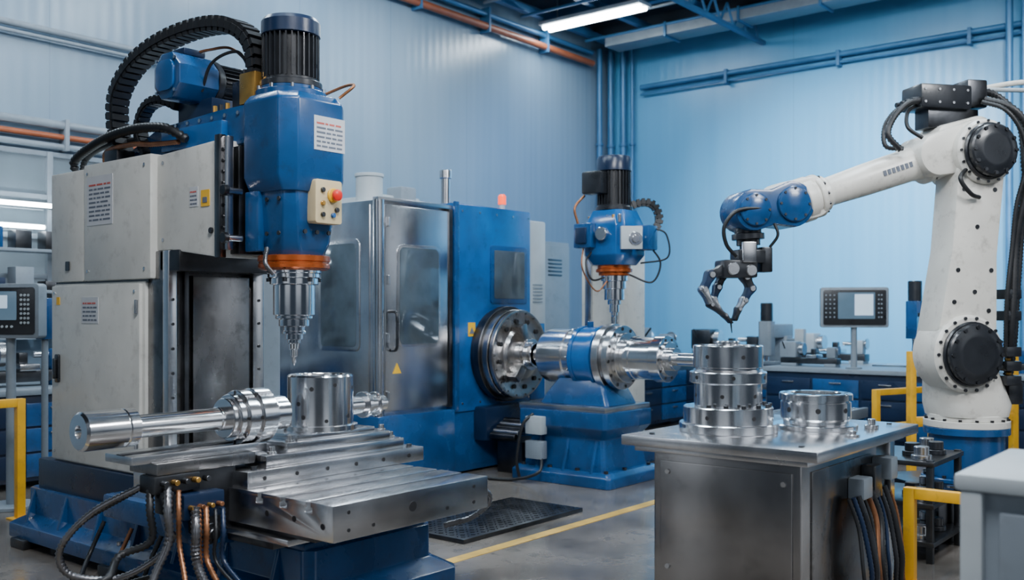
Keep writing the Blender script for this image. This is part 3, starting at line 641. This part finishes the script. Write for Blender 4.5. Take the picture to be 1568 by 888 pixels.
bolts('elbow_ring_bolts',(ex,-.24,ez),-Y,.21,16,.010,.01,DSTEEL)
link('elbow_casting',(-.06,2.68),.18,(-.37,2.60),.15,-.17,.17,ROBW,.035)
link('elbow_cover',(-.02,2.78),.11,(-.28,2.74),.08,-.13,.13,ROBW,.03)
box('elbow_terminal_block',-.24,-.14,-.19,-.16,2.6,2.7,BLACK,.008)
A=Vector((-.33,0,2.60));B=Vector((-1.24,0,2.30));D=(B-A).normalized();L=(B-A).length
lathe('forearm',A,D,step([(-.05,.02,.165),(.02,.05,.15),(.05,.10,.165)],.006)+[(.11,.125),(.14,.118),(L*.55,.112),(L-.12,.10),(L-.1,.11)]+step([(L-.09,L-.04,.125),(L-.04,L+.0,.15),(L,L+.03,.14),(L+.03,L+.10,.155)],.006),ROBW,56)
bolts('forearm_flange_bolts',A+D*.02,-D,.15,14,.012,.012,DSTEEL)
bolts('forearm_end_bolts',A+D*(L-.04),-D,.138,12,.011,.012,DSTEEL)
up=D.cross(Y).normalized()
if up.z<0: up=-up
bm=bmesh.new()
for i in range(7): boxm(bm,A+D*(.24+i*.035)-Y*.117+up*.005,D*.011,up*.018,Y*.003)
finish(bm,'forearm_lettering',INK,False)
link('wrist_yoke',(-1.28,2.29),.14,(-1.47,2.245),.145,-.1,.1,ROBW,.02)
link('wrist_body',(-1.45,2.235),.155,(-1.73,2.19),.14,-.135,.135,BLUE,.02,.8)
for i,(x,z,r) in enumerate(((-1.45,2.235,.12),(-1.73,2.19,.11))):
    lathe('wrist_cap_%d'%i,(x,-.135,z),-Y,step([(0,.02,r)],.006)+[(.024,r*.7),(.03,r*.6)],BLUE,40)
    bolts('wrist_bolts_%d'%i,(x,-.155,z),-Y,r*.86,8,.009,.008,DSTEEL)
lathe('tool_flange',(-1.72,0,2.08),Vector((.05,0,-1)),step([(0,.04,.09),(.04,.08,.11),(.08,.12,.08),(.12,.18,.06)]),BLACK,36)
box('gripper_adapter',-1.82,-1.62,-.07,.07,1.84,1.93,BLACK,.012)
box('gripper_side_block',-1.64,-1.56,-.05,.05,1.78,1.95,DSTEEL,.01)
box('gripper_palm',-1.93,-1.68,-.08,.08,1.74,1.86,BLACK,.02)
cyl('gripper_piston',(-1.86,-.09,1.80),(-1.86,.09,1.80),.045,STEELB,seg=20)
cyl('gripper_piston_b',(-1.73,-.09,1.79),(-1.73,.09,1.79),.04,STEELB,seg=20)
box('gripper_bracket',-1.80,-1.70,-.10,-.07,1.84,1.98,STEELB,.008)
def finger(pref,P,w,yo):
    for i in range(len(P)-1):
        a,b=P[i],P[i+1];rs=w*(1-.16*i);re=w*(1-.16*(i+1))
        link('%s_link_%d'%(pref,i),a,rs,b,re*.8,yo-w*.9,yo+w*.9,(BLACK,NAVY,STEELB,DSTEEL,DSTEEL)[i],.006,.75,8)
        cyl('%s_pin_%d'%(pref,i),(a[0],yo-w*1.15,a[1]),(a[0],yo+w*1.15,a[1]),rs*.62,STEELB,seg=16)
finger('finger_a',[(-1.90,1.80),(-2.0,1.76),(-2.05,1.66),(-2.0,1.56),(-1.90,1.49),(-1.855,1.44)],.042,-.02)
finger('finger_b',[(-1.74,1.75),(-1.70,1.67),(-1.75,1.59),(-1.79,1.53),(-1.815,1.46)],.038,.0)
finger('finger_c',[(-1.86,1.77),(-1.90,1.68),(-1.93,1.60),(-1.90,1.54),(-1.86,1.50)],.034,.09)
cyl('gripper_probe',(-1.845,0,1.47),(-1.835,0,1.37),.008,DSTEEL,.003,seg=10)
q=-.1
box('dress_pack_box',-.38+q,.02+q,-.12,.12,2.93,3.10,BLACK,.02)
box('dress_pack_box_b',.0+q,.16+q,-.1,.1,2.95,3.15,DSTEEL,.02)
box('dress_pack_foot',-.3+q,.1+q,-.08,.08,2.80,2.94,DSTEEL,.01)
studs('dress_pack_screws',[(-.45+i*.11,-.12,z) for i in range(4) for z in (2.97,3.06)],-Y,.010,.006,STEELB)
for i in range(4): cyl('cable_gland_%d'%i,(-.36+q,-.09+.06*i,2.99),(-.44+q,-.09+.06*i,2.98),.02,BLACK,seg=12)
sweep('cable_front',[(-.47,-.09,2.98),(-.58,-.1,2.95),(-.70,-.12,2.84),(-.75,-.14,2.72),(-.66,-.15,2.62)],.024,RUB,.25,.025)
sweep('cable_front_b',[(-.47,0,2.98),(-.6,0,2.92),(-.70,-.02,2.80),(-.71,-.05,2.66),(-.6,-.1,2.64)],.018,RUB,.25,.02)
sweep('cable_front_c',[(-.47,-.05,2.96),(-.56,-.08,2.90),(-.60,-.14,2.78),(-.5,-.17,2.70)],.014,RUB)
sweep('cable_top',[(.04,-.05,3.08),(.15,-.06,3.05),(.25,-.1,2.95),(.30,-.14,2.80),(.28,-.2,2.5)],.03,RUB,.25,.028)
sweep('cable_loop',[(.02,-.12,3.0),(.12,-.24,2.93),(.22,-.28,2.80),(.26,-.28,2.6),(.24,-.24,2.3),(.2,-.2,2.0),(.17,-.22,1.7),(.15,-.22,1.4),(.18,-.15,1.1),(.2,-.1,.95)],.032,RUB,.25,.028)
sweep('cable_loop_b',[(.28,-.2,2.5),(.28,-.16,2.1),(.24,-.16,1.6),(.22,-.16,1.3),(.24,-.08,1.0)],.026,RUB,.2,.025)
sweep('cable_loop_c',[(-.02,-.14,2.98),(.08,-.26,2.9),(.18,-.3,2.72),(.20,-.3,2.5),(.16,-.26,2.25),(.14,-.24,1.95),(.1,-.24,1.6),(.12,-.2,1.2)],.018,RUB,.25,.02)
sweep('cable_elbow',[(-.2,-.22,2.50),(-.28,-.26,2.42),(-.2,-.26,2.32),(-.1,-.22,2.3)],.015,RUB)
sweep('wrist_cable',[(-1.66,-.15,2.2),(-1.86,-.16,2.18),(-1.95,-.14,2.08),(-1.93,-.12,1.96),(-1.84,-.08,1.88)],.013,RUB)
sweep('wrist_cable_b',[(-1.6,-.15,2.1),(-1.58,-.16,2.02),(-1.62,-.12,1.94)],.010,RUB)
sweep('top_pipe',[(.0,.1,3.1),(.5,.12,3.2),(.9,.15,3.22)],.02,ROBW)
sweep('top_pipe_b',[(.0,.0,3.1),(.5,.02,3.12),(.9,.05,3.14)],.016,LGREY)
for i,z in enumerate((1.0,1.1,1.2,1.45,1.6)):
    box('connector_%d'%i,.10,.22,-.24,-.12,z,z+.07,BLACK,.01)
    cyl('connector_tip_%d'%i,(.16,-.18,z+.07),(.16,-.18,z+.09),.02,BRASS,seg=10)

# ------------------------------------------------------------------ STEEL WORKBENCH
Grp('stainless_steel_workbench',(4.6,2.05,0))
box('bench_top',3.98,5.35,1.58,2.55,.872,.92,STEELB,.006)
box('bench_top_skirt',4.02,5.30,1.64,2.50,.845,.874,STEELB,.004)
box('bench_body',4.1,5.06,1.70,2.44,.06,.85,BENCHS,.01)
box('front_panel',4.09,4.1,1.74,2.40,.10,.80,BENCHS,.004)
box('body_side_panel',4.2,4.95,1.69,1.70,.12,.80,WORN,.004)
studs('bench_screws',[(4.09,y,z) for y in (1.78,2.36) for z in(.75,.3)],-X,.012,.006,STEELB,12)
for i,(x,y) in enumerate(((4.16,1.76),(4.16,2.38),(5.0,1.76),(5.0,2.38))): cyl('foot_%d'%i,(x,y,0),(x,y,.07),.04,DSTEEL,seg=16)
box('bench_leg',5.2,5.28,1.68,1.76,0,.85,STEELB,.006);box('bench_leg_b',5.2,5.28,2.38,2.46,0,.85,STEELB,.006)
box('bench_rail',5.06,5.28,1.69,1.74,.3,.35,STEELB,.005)
box('socket_box',4.62,4.74,1.61,1.69,.62,.72,GREY,.01);box('socket_box_b',4.80,4.9,1.62,1.69,.60,.76,BLACK,.01)
box('switch_box',4.98,5.08,1.60,1.70,.67,.78,GREY,.01)
for i in range(4): cyl('socket_gland_%d'%i,(4.65+i*.13,1.64,.60),(4.65+i*.13,1.64,.66),.016,(BRASS,BLACK)[i%2],seg=10)
for i in range(10):
    x=4.5+i*.06
    sweep('side_cable_%d'%i,[(x,1.64,.64),(x+.02,1.60,.5),(x+.05*math.sin(i),1.57,.3),(x+.1,1.58,.12),(x+.3,1.5,.02)],.009+.004*(i%3),(RUB,NAVY,BLACK,RUB,WIRE)[i%5],.2 if i%2 else 0,.02)
studs('top_plugs',[(4.1,1.7,.92),(4.1,2.45,.92),(5.25,1.7,.92),(5.25,2.45,.92)],Z,.014,.006,DSTEEL,10)
for i,(x,y,h) in enumerate(((4.98,1.70,.05),(5.12,1.92,.07),(5.2,2.1,.05),(4.60,1.66,.03),(5.05,2.3,.05))):
    lathe('locating_pin_%d'%i,(x,y,.92),Z,step([(0,h*.4,.035),(h*.4,h,.02)],.003),STEELB,20)
def holes(pref,c,R,zs,r=.011,n=10,ph=0):
    for k,z in enumerate(zs):
        P=[Vector((c[0],c[1],z))+Vector((math.cos(2*math.pi*i/n+ph+k*.3),math.sin(2*math.pi*i/n+ph+k*.3),0))*(R[k]-.004) for i in range(n)]
        for i,p in enumerate(P):
            d=(p-Vector((c[0],c[1],z))).normalized()
            cyl('%s_%d_%d'%(pref,k,i),p,p+d*.0055,r,HOLE,seg=12,ch=0)
Grp('stepped_flange_workpiece',(4.44,2.22,.92))
c=(4.44,2.22)
lathe('base_flange',(c[0],c[1],.92),Z,step([(0,.045,.24),(.045,.125,.218)]),STEEL,64)
lathe('mid_barrel',(c[0],c[1],1.045),Z,step([(0,.115,.165)])+[],STEEL,64)
lathe('upper_flange',(c[0],c[1],1.16),Z,step([(0,.055,.188)]),STEEL,64)
lathe('top_barrel',(c[0],c[1],1.215),Z,[(0,.165),(.01,.168),(.012,.160),(.02,.160),(.024,.170),(.125,.170),(.13,.165),(.13,.12),(.127,.115),(.10,.115),(.10,0)],STEEL,64)
lathe('top_boss',(c[0],c[1],1.31),Z,[(0,.06),(.05,.06),(.055,.055),(.055,.035),(.02,.035),(.02,0)],STEEL,40)
holes('cross_hole',c,[.218,.165,.188,.170],[1.0,1.10,1.19,1.29],.010,6)
bolts('cap_screws',(c[0],c[1],1.345),Z,.142,8,.012,.003,HOLE,.2,12)
for i in range(8):
    a=math.radians(180+i*24);cyl('cap_bolt_%d'%i,(c[0]+.2*math.cos(a),c[1]+.2*math.sin(a),1.045),(c[0]+.2*math.cos(a),c[1]+.2*math.sin(a),1.062),.012,DSTEEL,seg=12)
Grp('bearing_ring_workpiece',(4.83,1.93,.92))
c=(4.83,1.93)
lathe('ring_base',(c[0],c[1],.92),Z,step([(0,.025,.205),(.025,.05,.16)]),STEEL,64)
lathe('ring_body',(c[0],c[1],.965),Z,[(0,.165),(.01,.172),(.09,.172),(.092,.165),(.10,.165),(.102,.18),(.13,.18),(.135,.175),(.135,.13),(.13,.125),(.02,.125),(.02,0)],STEEL,64)
holes('side_hole',c,[.172],[1.02],.013,7)
bolts('rim_holes',(c[0],c[1],1.0995),Z,.153,10,.010,.002,HOLE,0,12)

# ------------------------------------------------------------------ guard rails, foreground cabinet
def rail(P0,P1,h,mid=True):
    P0=Vector(P0);P1=Vector(P1);Grp('safety_guard_rail',(P0+P1)/2)
    d=(P1-P0);L=d.length;d.normalize();n=Z.cross(d);t=.03
    for i,p in enumerate((P0,P1)):
        loft('post_%d'%i,[[p+d*a*t+n*b*t+Z*z for a,b in((-1,-1),(1,-1),(1,1),(-1,1))] for z in (0,h)],YEL,.006)
        loft('base_plate_%d'%i,[[p+d*a*.07+n*b*.07+Z*z for a,b in((-1,-1),(1,-1),(1,1),(-1,1))] for z in (0,.012)],YEL,.002)
    for i,z in enumerate((h-.03,)+((h*.5,) if mid else ())):
        loft('bar_%d'%i,[[P0+d*s+n*b*t+Z*(z+a*t) for a,b in((-1,-1),(1,-1),(1,1),(-1,1))] for s in (t,L-t)],YEL,.006)
rail((5.60,1.70,0),(5.60,1.05,0),.54,False)
rail((8.60,2.60,0),(9.5,2.0,0),1.18)
rail((3.30,7.30,0),(2.3,7.30,0),.88,False)
rail((9.8,3.3,0),(10.6,3.0,0),.75)
Grp('equipment_cabinet',(3.1,.4,0))
box('cabinet_body',2.80,3.38,.05,.70,0,1.03,GREY,.012)
box('cabinet_lid',2.77,3.40,.02,.73,1.03,1.075,LGREY,.012)
box('corner_post_a',2.775,2.82,.66,.715,0,1.03,LGREY,.008)
box('front_frame',2.78,2.80,.08,.62,.35,.98,GREY,.006)
box('display_panel',2.765,2.785,.12,.54,.5,.90,LABEL,.006)
rpanel('display_window',(2.765,.33,.72),-Y,Z,.3,.22,.02,.004,GREY,0)
for i in range(4): cyl('panel_button_%d'%i,(2.765,.5-.06*i,.55),(2.755,.5-.06*i,.55),.014,(BLACK,RED,YLAB,BLACK)[i],seg=14)
cyl('knob',(3.2,.45,1.075),(3.2,.45,1.13),.04,DSTEEL,seg=24)
box('top_module',3.1,3.3,.2,.55,1.075,1.10,GREY,.01)

# ------------------------------------------------------------------ left control pendant + benches
Grp('machine_control_pendant',(3.45,7.75,0),0)
U=Vector((.5,-.866,0)).normalized();Nn=U.cross(Z)
c=Vector((3.42,7.72,1.52))
rpanel('housing',c-Nn*.08,U,Z,.50,.42,.03,.10,GREY)
rpanel('bezel',c+Nn*.02,U,Z,.44,.36,.02,.008,BLACK)
rpanel('screen',c+Nn*.026-U*.06+Z*.04,U,Z,.26,.22,.01,.006,SCREEN)
rpanel('readout',c+Nn*.031-U*.08+Z*.07,U,Z,.15,.10,.005,.003,SCRL,0)
studs('keys',[c+Nn*.028+U*(.11+.03*i)+Z*(.12-.035*j) for i in range(3) for j in range(7)]+[c+Nn*.028+U*(-.17+.04*i)-Z*.12 for i in range(6)],Nn,.010,.006,LGREY,8)
cyl('pole',(3.45,7.78,0),(3.45,7.78,1.36),.035,GREY,seg=16)
lathe('foot',(3.45,7.78,0),Z,step([(0,.03,.2)]),GREY,24)
box('button_station',3.58,3.68,7.56,7.66,1.3,1.62,BLUE,.01)
cyl('station_pole',(3.63,7.61,0),(3.63,7.61,1.3),.025,GREY,seg=12)
cyl('stop_button',(3.58,7.61,1.53),(3.56,7.61,1.53),.03,RED,seg=16);cyl('start_button',(3.58,7.61,1.45),(3.56,7.61,1.45),.03,YLAB,seg=16)
def workbench(x0,x1,y0,y1,h,face):
    Grp('tool_workbench',((x0+x1)/2,(y0+y1)/2,0))
    box('top',x0-.04,x1+.04,y0-.04,y1+.04,h-.05,h,GREY,.008)
    box('carcass',x0,x1,y0,y1,.06,h-.05,NAVY,.01)
    n=max(2,int(((y1-y0) if face=='x' else (x1-x0))/.55))
    for i in range(n):
        for j in range(3):
            z0=.1+j*(h-.2)/3;z1=z0+(h-.2)/3-.02
            if face=='x':
                a=y0+(y1-y0)/n*i+.015;b=y0+(y1-y0)/n*(i+1)-.015
                box('drawer_%d_%d'%(i,j),x0-.02,x0,a,b,z0,z1,BLUE if i%2 else NAVY,.005)
                box('pull_%d_%d'%(i,j),x0-.035,x0-.02,(a+b)/2-.07,(a+b)/2+.07,z1-.05,z1-.035,STEELB,.003)
            else:
                a=x0+(x1-x0)/n*i+.015;b=x0+(x1-x0)/n*(i+1)-.015
                box('drawer_%d_%d'%(i,j),a,b,y0-.02,y0,z0,z1,BLUE if i%2 else NAVY,.005)
                box('pull_%d_%d'%(i,j),(a+b)/2-.07,(a+b)/2+.07,y0-.035,y0-.02,z1-.05,z1-.035,STEELB,.003)
    for i,(x,y) in enumerate(((x0+.05,y0+.05),(x1-.05,y0+.05),(x0+.05,y1-.05),(x1-.05,y1-.05))): box('foot_%d'%i,x-.04,x+.04,y-.04,y+.04,0,.06,BLACK,.004)
workbench(11.0,11.8,2.2,5.0,.87,'x')
workbench(3.3,5.6,8.5,9.4,.85,'y')
workbench(10.6,12.6,6.6,7.3,.85,'y')
workbench(13.2,14.0,-.5,8.2,.80,'x')
def benchmachine(x,y,z,yaw,s=1,m=GREY):
    Grp('bench_lathe',(x,y,z),yaw,True)
    box('bed',-.5*s,.5*s,-.1*s,.1*s,.04*s,.14*s,DSTEEL,.01)
    box('foot_a',-.48*s,-.2*s,-.14*s,.14*s,0,.05*s,m,.01);box('foot_b',.28*s,.48*s,-.12*s,.12*s,0,.05*s,m,.01)
    box('headstock',-.5*s,-.2*s,-.14*s,.14*s,.14*s,.42*s,m,.03)
    lathe('chuck',(-.2*s,0,.29*s),X,step([(0,.03*s,.09*s),(.03*s,.1*s,.11*s)]),STEELB,28)
    box('carriage',-.02*s,.16*s,-.15*s,.15*s,.14*s,.2*s,STEELB,.01);box('tool_post',.02*s,.1*s,-.04*s,.04*s,.2*s,.3*s,DSTEEL,.01)
    box('tailstock',.3*s,.46*s,-.07*s,.07*s,.14*s,.33*s,m,.02)
    cyl('quill',(.3*s,0,.28*s),(.16*s,0,.28*s),.03*s,STEEL,seg=16)
    lathe('handwheel',(.46*s,0,.28*s),X,step([(0,.03*s,.03*s),(.03*s,.045*s,.08*s)]),STEELB,20)
    cyl('lever',(-.4*s,-.14*s,.3*s),(-.4*s,-.24*s,.42*s),.012*s,BLACK,seg=8)
benchmachine(11.4,4.62,.87,-90,.7,GREY)
benchmachine(11.4,2.62,.87,-90,.75,BLUE)
benchmachine(11.6,6.95,.85,0,1.1,GREY)
benchmachine(4.0,8.95,.85,0,1.0,BLUE)
benchmachine(5.05,8.95,.85,0,.8,GREY)
benchmachine(13.6,1.6,.80,-90,1.1,GREY)
benchmachine(13.6,3.4,.80,-90,1.0,BLUE)
benchmachine(13.6,5.2,.80,-90,1.0,GREY)
benchmachine(13.6,6.8,.80,-90,1.1,DSTEEL)
def knee_mill(x,y,yaw,m,h=1.7):
    Grp('knee_milling_machine',(x,y,0),yaw,True)
    box('base',-.35,.3,-.25,.25,0,.12,m,.02)
    loft('column',[oct8(.0,.3,-.17,.17,.03,.12),oct8(.04,.28,-.13,.13,.03,h-.3)],m,.01)
    box('knee',-.3,.02,-.12,.12,.5,.78,m,.02);box('table',-.32,-.08,-.5,.5,.8,.88,STEELB,.006)
    box('overarm',-.3,.34,-.1,.1,h-.32,h-.14,m,.02)
    octbody('head',[(-.38,-.2,-.09,.09,.03,h-.55),(-.38,-.2,-.09,.09,.03,h-.1)],m)
    cyl('motor',(-.29,0,h-.1),(-.29,0,h+.14),.08,BLACK,seg=20)
    cyl('quill',(-.29,0,h-.55),(-.29,0,h-.7),.035,STEEL,.02,seg=16)
    lathe('handwheel',(-.3,0,.62),-X,step([(0,.04,.02),(.04,.06,.09)]),STEELB,20)
    box('controller',-.1,.0,-.42,-.3,1.0,1.3,LGREY,.01);cyl('controller_arm',(-.05,-.36,1.15),(.1,-.1,1.15),.02,GREY,seg=10)
knee_mill(12.4,3.62,0,BLUE,1.75)
knee_mill(12.4,5.5,0,GREY,1.5)
knee_mill(9.3,8.9,-90,GREY,1.7)
Grp('bench_drill_press',(11.45,3.3,.87),-60,True)
box('base',-.14,.14,-.18,.13,0,.04,DSTEEL,.01);cyl('column',(0,.08,.04),(0,.08,.65),.03,STEELB,seg=16)
box('head',-.08,.08,-.16,.11,.42,.60,BLUE,.03);cyl('quill',(0,-.1,.42),(0,-.1,.30),.03,STEEL,.015,seg=16);box('table',-.1,.1,-.17,.04,.16,.19,STEELB,.01)
cyl('motor',(0,.14,.48),(0,.14,.64),.06,BLACK,seg=20)
Grp('control_monitor',(11.12,3.98,.87))
c=Vector((11.12,3.99,1.57));U=Vector((.45,-.893,0));U.normalize();Nn=U.cross(Z)
rpanel('housing',c-Nn*.1,U,Z,.74,.46,.03,.12,GREY)
rpanel('bezel',c+Nn*.02,U,Z,.68,.40,.02,.01,BLACK)
rpanel('screen',c+Nn*.028+U*.02+Z*.02,U,Z,.40,.30,.01,.006,SCREEN)
rpanel('readout',c+Nn*.034+U*.1+Z*.03,U,Z,.2,.24,.005,.003,SCRL,0)
studs('keys',[c+Nn*.03-U*(.22+.045*i)+Z*(.14-.05*j) for i in range(3) for j in range(6)]+[c+Nn*.03+U*(.26+.03*i)+Z*(.14-.05*j) for i in range(2) for j in range(6)],Nn,.010,.006,GREY,8)
p=c-Nn*.04
cyl('stand_pole',(p.x,p.y,.87),(p.x,p.y,1.36),.035,GREY,seg=14);lathe('stand_foot',(p.x,p.y,.87),Z,step([(0,.02,.09)]),GREY,24)
Grp('electrical_cabinet',(10.5,8.0,0))
box('body',10.1,10.8,7.75,8.4,.08,2.45,GREY,.015);box('door',10.12,10.78,7.73,7.75,.14,2.40,GREY,.008);box('plinth',10.13,10.77,7.78,8.37,0,.08,BLACK,.005)
box('door_handle',10.18,10.21,7.69,7.73,1.0,1.18,BLACK,.004)
for i in range(5): box('vent_%d'%i,10.3,10.6,7.722,7.73,2.0+i*.05,2.02+i*.05,DSTEEL,.002)
Grp('component_rack',(6.4,1.9,0))
for i,(x,y) in enumerate(((6.15,1.75),(6.75,1.75),(6.15,2.25),(6.75,2.25))): box('post_%d'%i,x-.02,x+.02,y-.02,y+.02,0,.62,DSTEEL,.004)
for j,z in enumerate((.1,.33,.58)):
    box('shelf_%d'%j,6.12,6.78,1.72,2.28,z,z+.03,DSTEEL,.005)
    for i in range(4):
        lathe('stored_ring_%d_%d'%(j,i),(6.22+.15*i,1.82+.1*(i%2),z+.03),Z,step([(0,.03,.06),(.03,.08,.045)],.003),(STEELB,DSTEEL,BLACK,STEELB)[i],20)
Grp('pallet_conveyor',(8.8,3.9,0))
for s in (3.55,4.15): box('side_rail_%d'%int(s*100),8.6,10.3,s,s+.05,.42,.52,GREY,.006)
for i in range(16): cyl('roller_%d'%i,(8.66+i*.105,3.6,.48),(8.66+i*.105,4.15,.48),.035,STEELB,seg=14)
for i,(x,y) in enumerate(((8.65,3.55),(8.65,4.15),(10.2,3.55),(10.2,4.15))): box('leg_%d'%i,x,x+.05,y,y+.05,0,.42,BLUE,.005)

# ------------------------------------------------------------------ world (dim fill, bright stripes added for streak reflections on metal)
w=bpy.data.worlds.new('world');SC.world=w;w.use_nodes=True
N=w.node_tree.nodes;Lk=w.node_tree.links;bg=N['Background']
tc=N.new('ShaderNodeTexCoord');sx=N.new('ShaderNodeSeparateXYZ');Lk.new(tc.outputs['Generated'],sx.inputs[0])
cr=N.new('ShaderNodeValToRGB');e=cr.color_ramp.elements
e[0].position=0;e[0].color=(.0,.0,.0,1);e[1].position=1;e[1].color=(0,0,0,1)
for p,v in ((.50,.0),(.53,.6),(.57,1),(.68,1),(.73,.15)):
    q=e.new(p);q.color=(v,v,v,1)
mr=N.new('ShaderNodeMapRange');mr.inputs['From Min'].default_value=-1;Lk.new(sx.outputs[2],mr.inputs['Value'])
Lk.new(mr.outputs[0],cr.inputs[0])
at=N.new('ShaderNodeMath');at.operation='ARCTAN2';Lk.new(sx.outputs[1],at.inputs[0]);Lk.new(sx.outputs[0],at.inputs[1])
m1=N.new('ShaderNodeMath');m1.operation='MULTIPLY';m1.inputs[1].default_value=6;Lk.new(at.outputs[0],m1.inputs[0])
m2=N.new('ShaderNodeMath');m2.operation='SINE';Lk.new(m1.outputs[0],m2.inputs[0])
m3=N.new('ShaderNodeMapRange');m3.inputs['From Min'].default_value=-.3;m3.inputs['From Max'].default_value=.6;Lk.new(m2.outputs[0],m3.inputs['Value'])
m4=N.new('ShaderNodeMath');m4.operation='MULTIPLY';Lk.new(m3.outputs[0],m4.inputs[0]);Lk.new(cr.outputs[0],m4.inputs[1])
mx=N.new('ShaderNodeMix');mx.data_type='RGBA';Lk.new(m4.outputs[0],mx.inputs[0])
mx.inputs[6].default_value=(.05,.07,.10,1);mx.inputs[7].default_value=(2.0,2.2,2.45,1)
Lk.new(mx.outputs[2],bg.inputs['Color']);bg.inputs['Strength'].default_value=.6

# ------------------------------------------------------------------ camera
cam=bpy.data.cameras.new('camera');co=bpy.data.objects.new('camera',cam);COL.objects.link(co)
co.location=(0,0,1.5);co.rotation_euler=(math.radians(90),0,math.radians(39-90))
cam.sensor_width=36;cam.lens=36*1500/1568;cam.shift_y=.023;cam.clip_end=100
cam.dof.use_dof=True;cam.dof.focus_distance=5.6;cam.dof.aperture_fstop=2.2
SC.camera=co
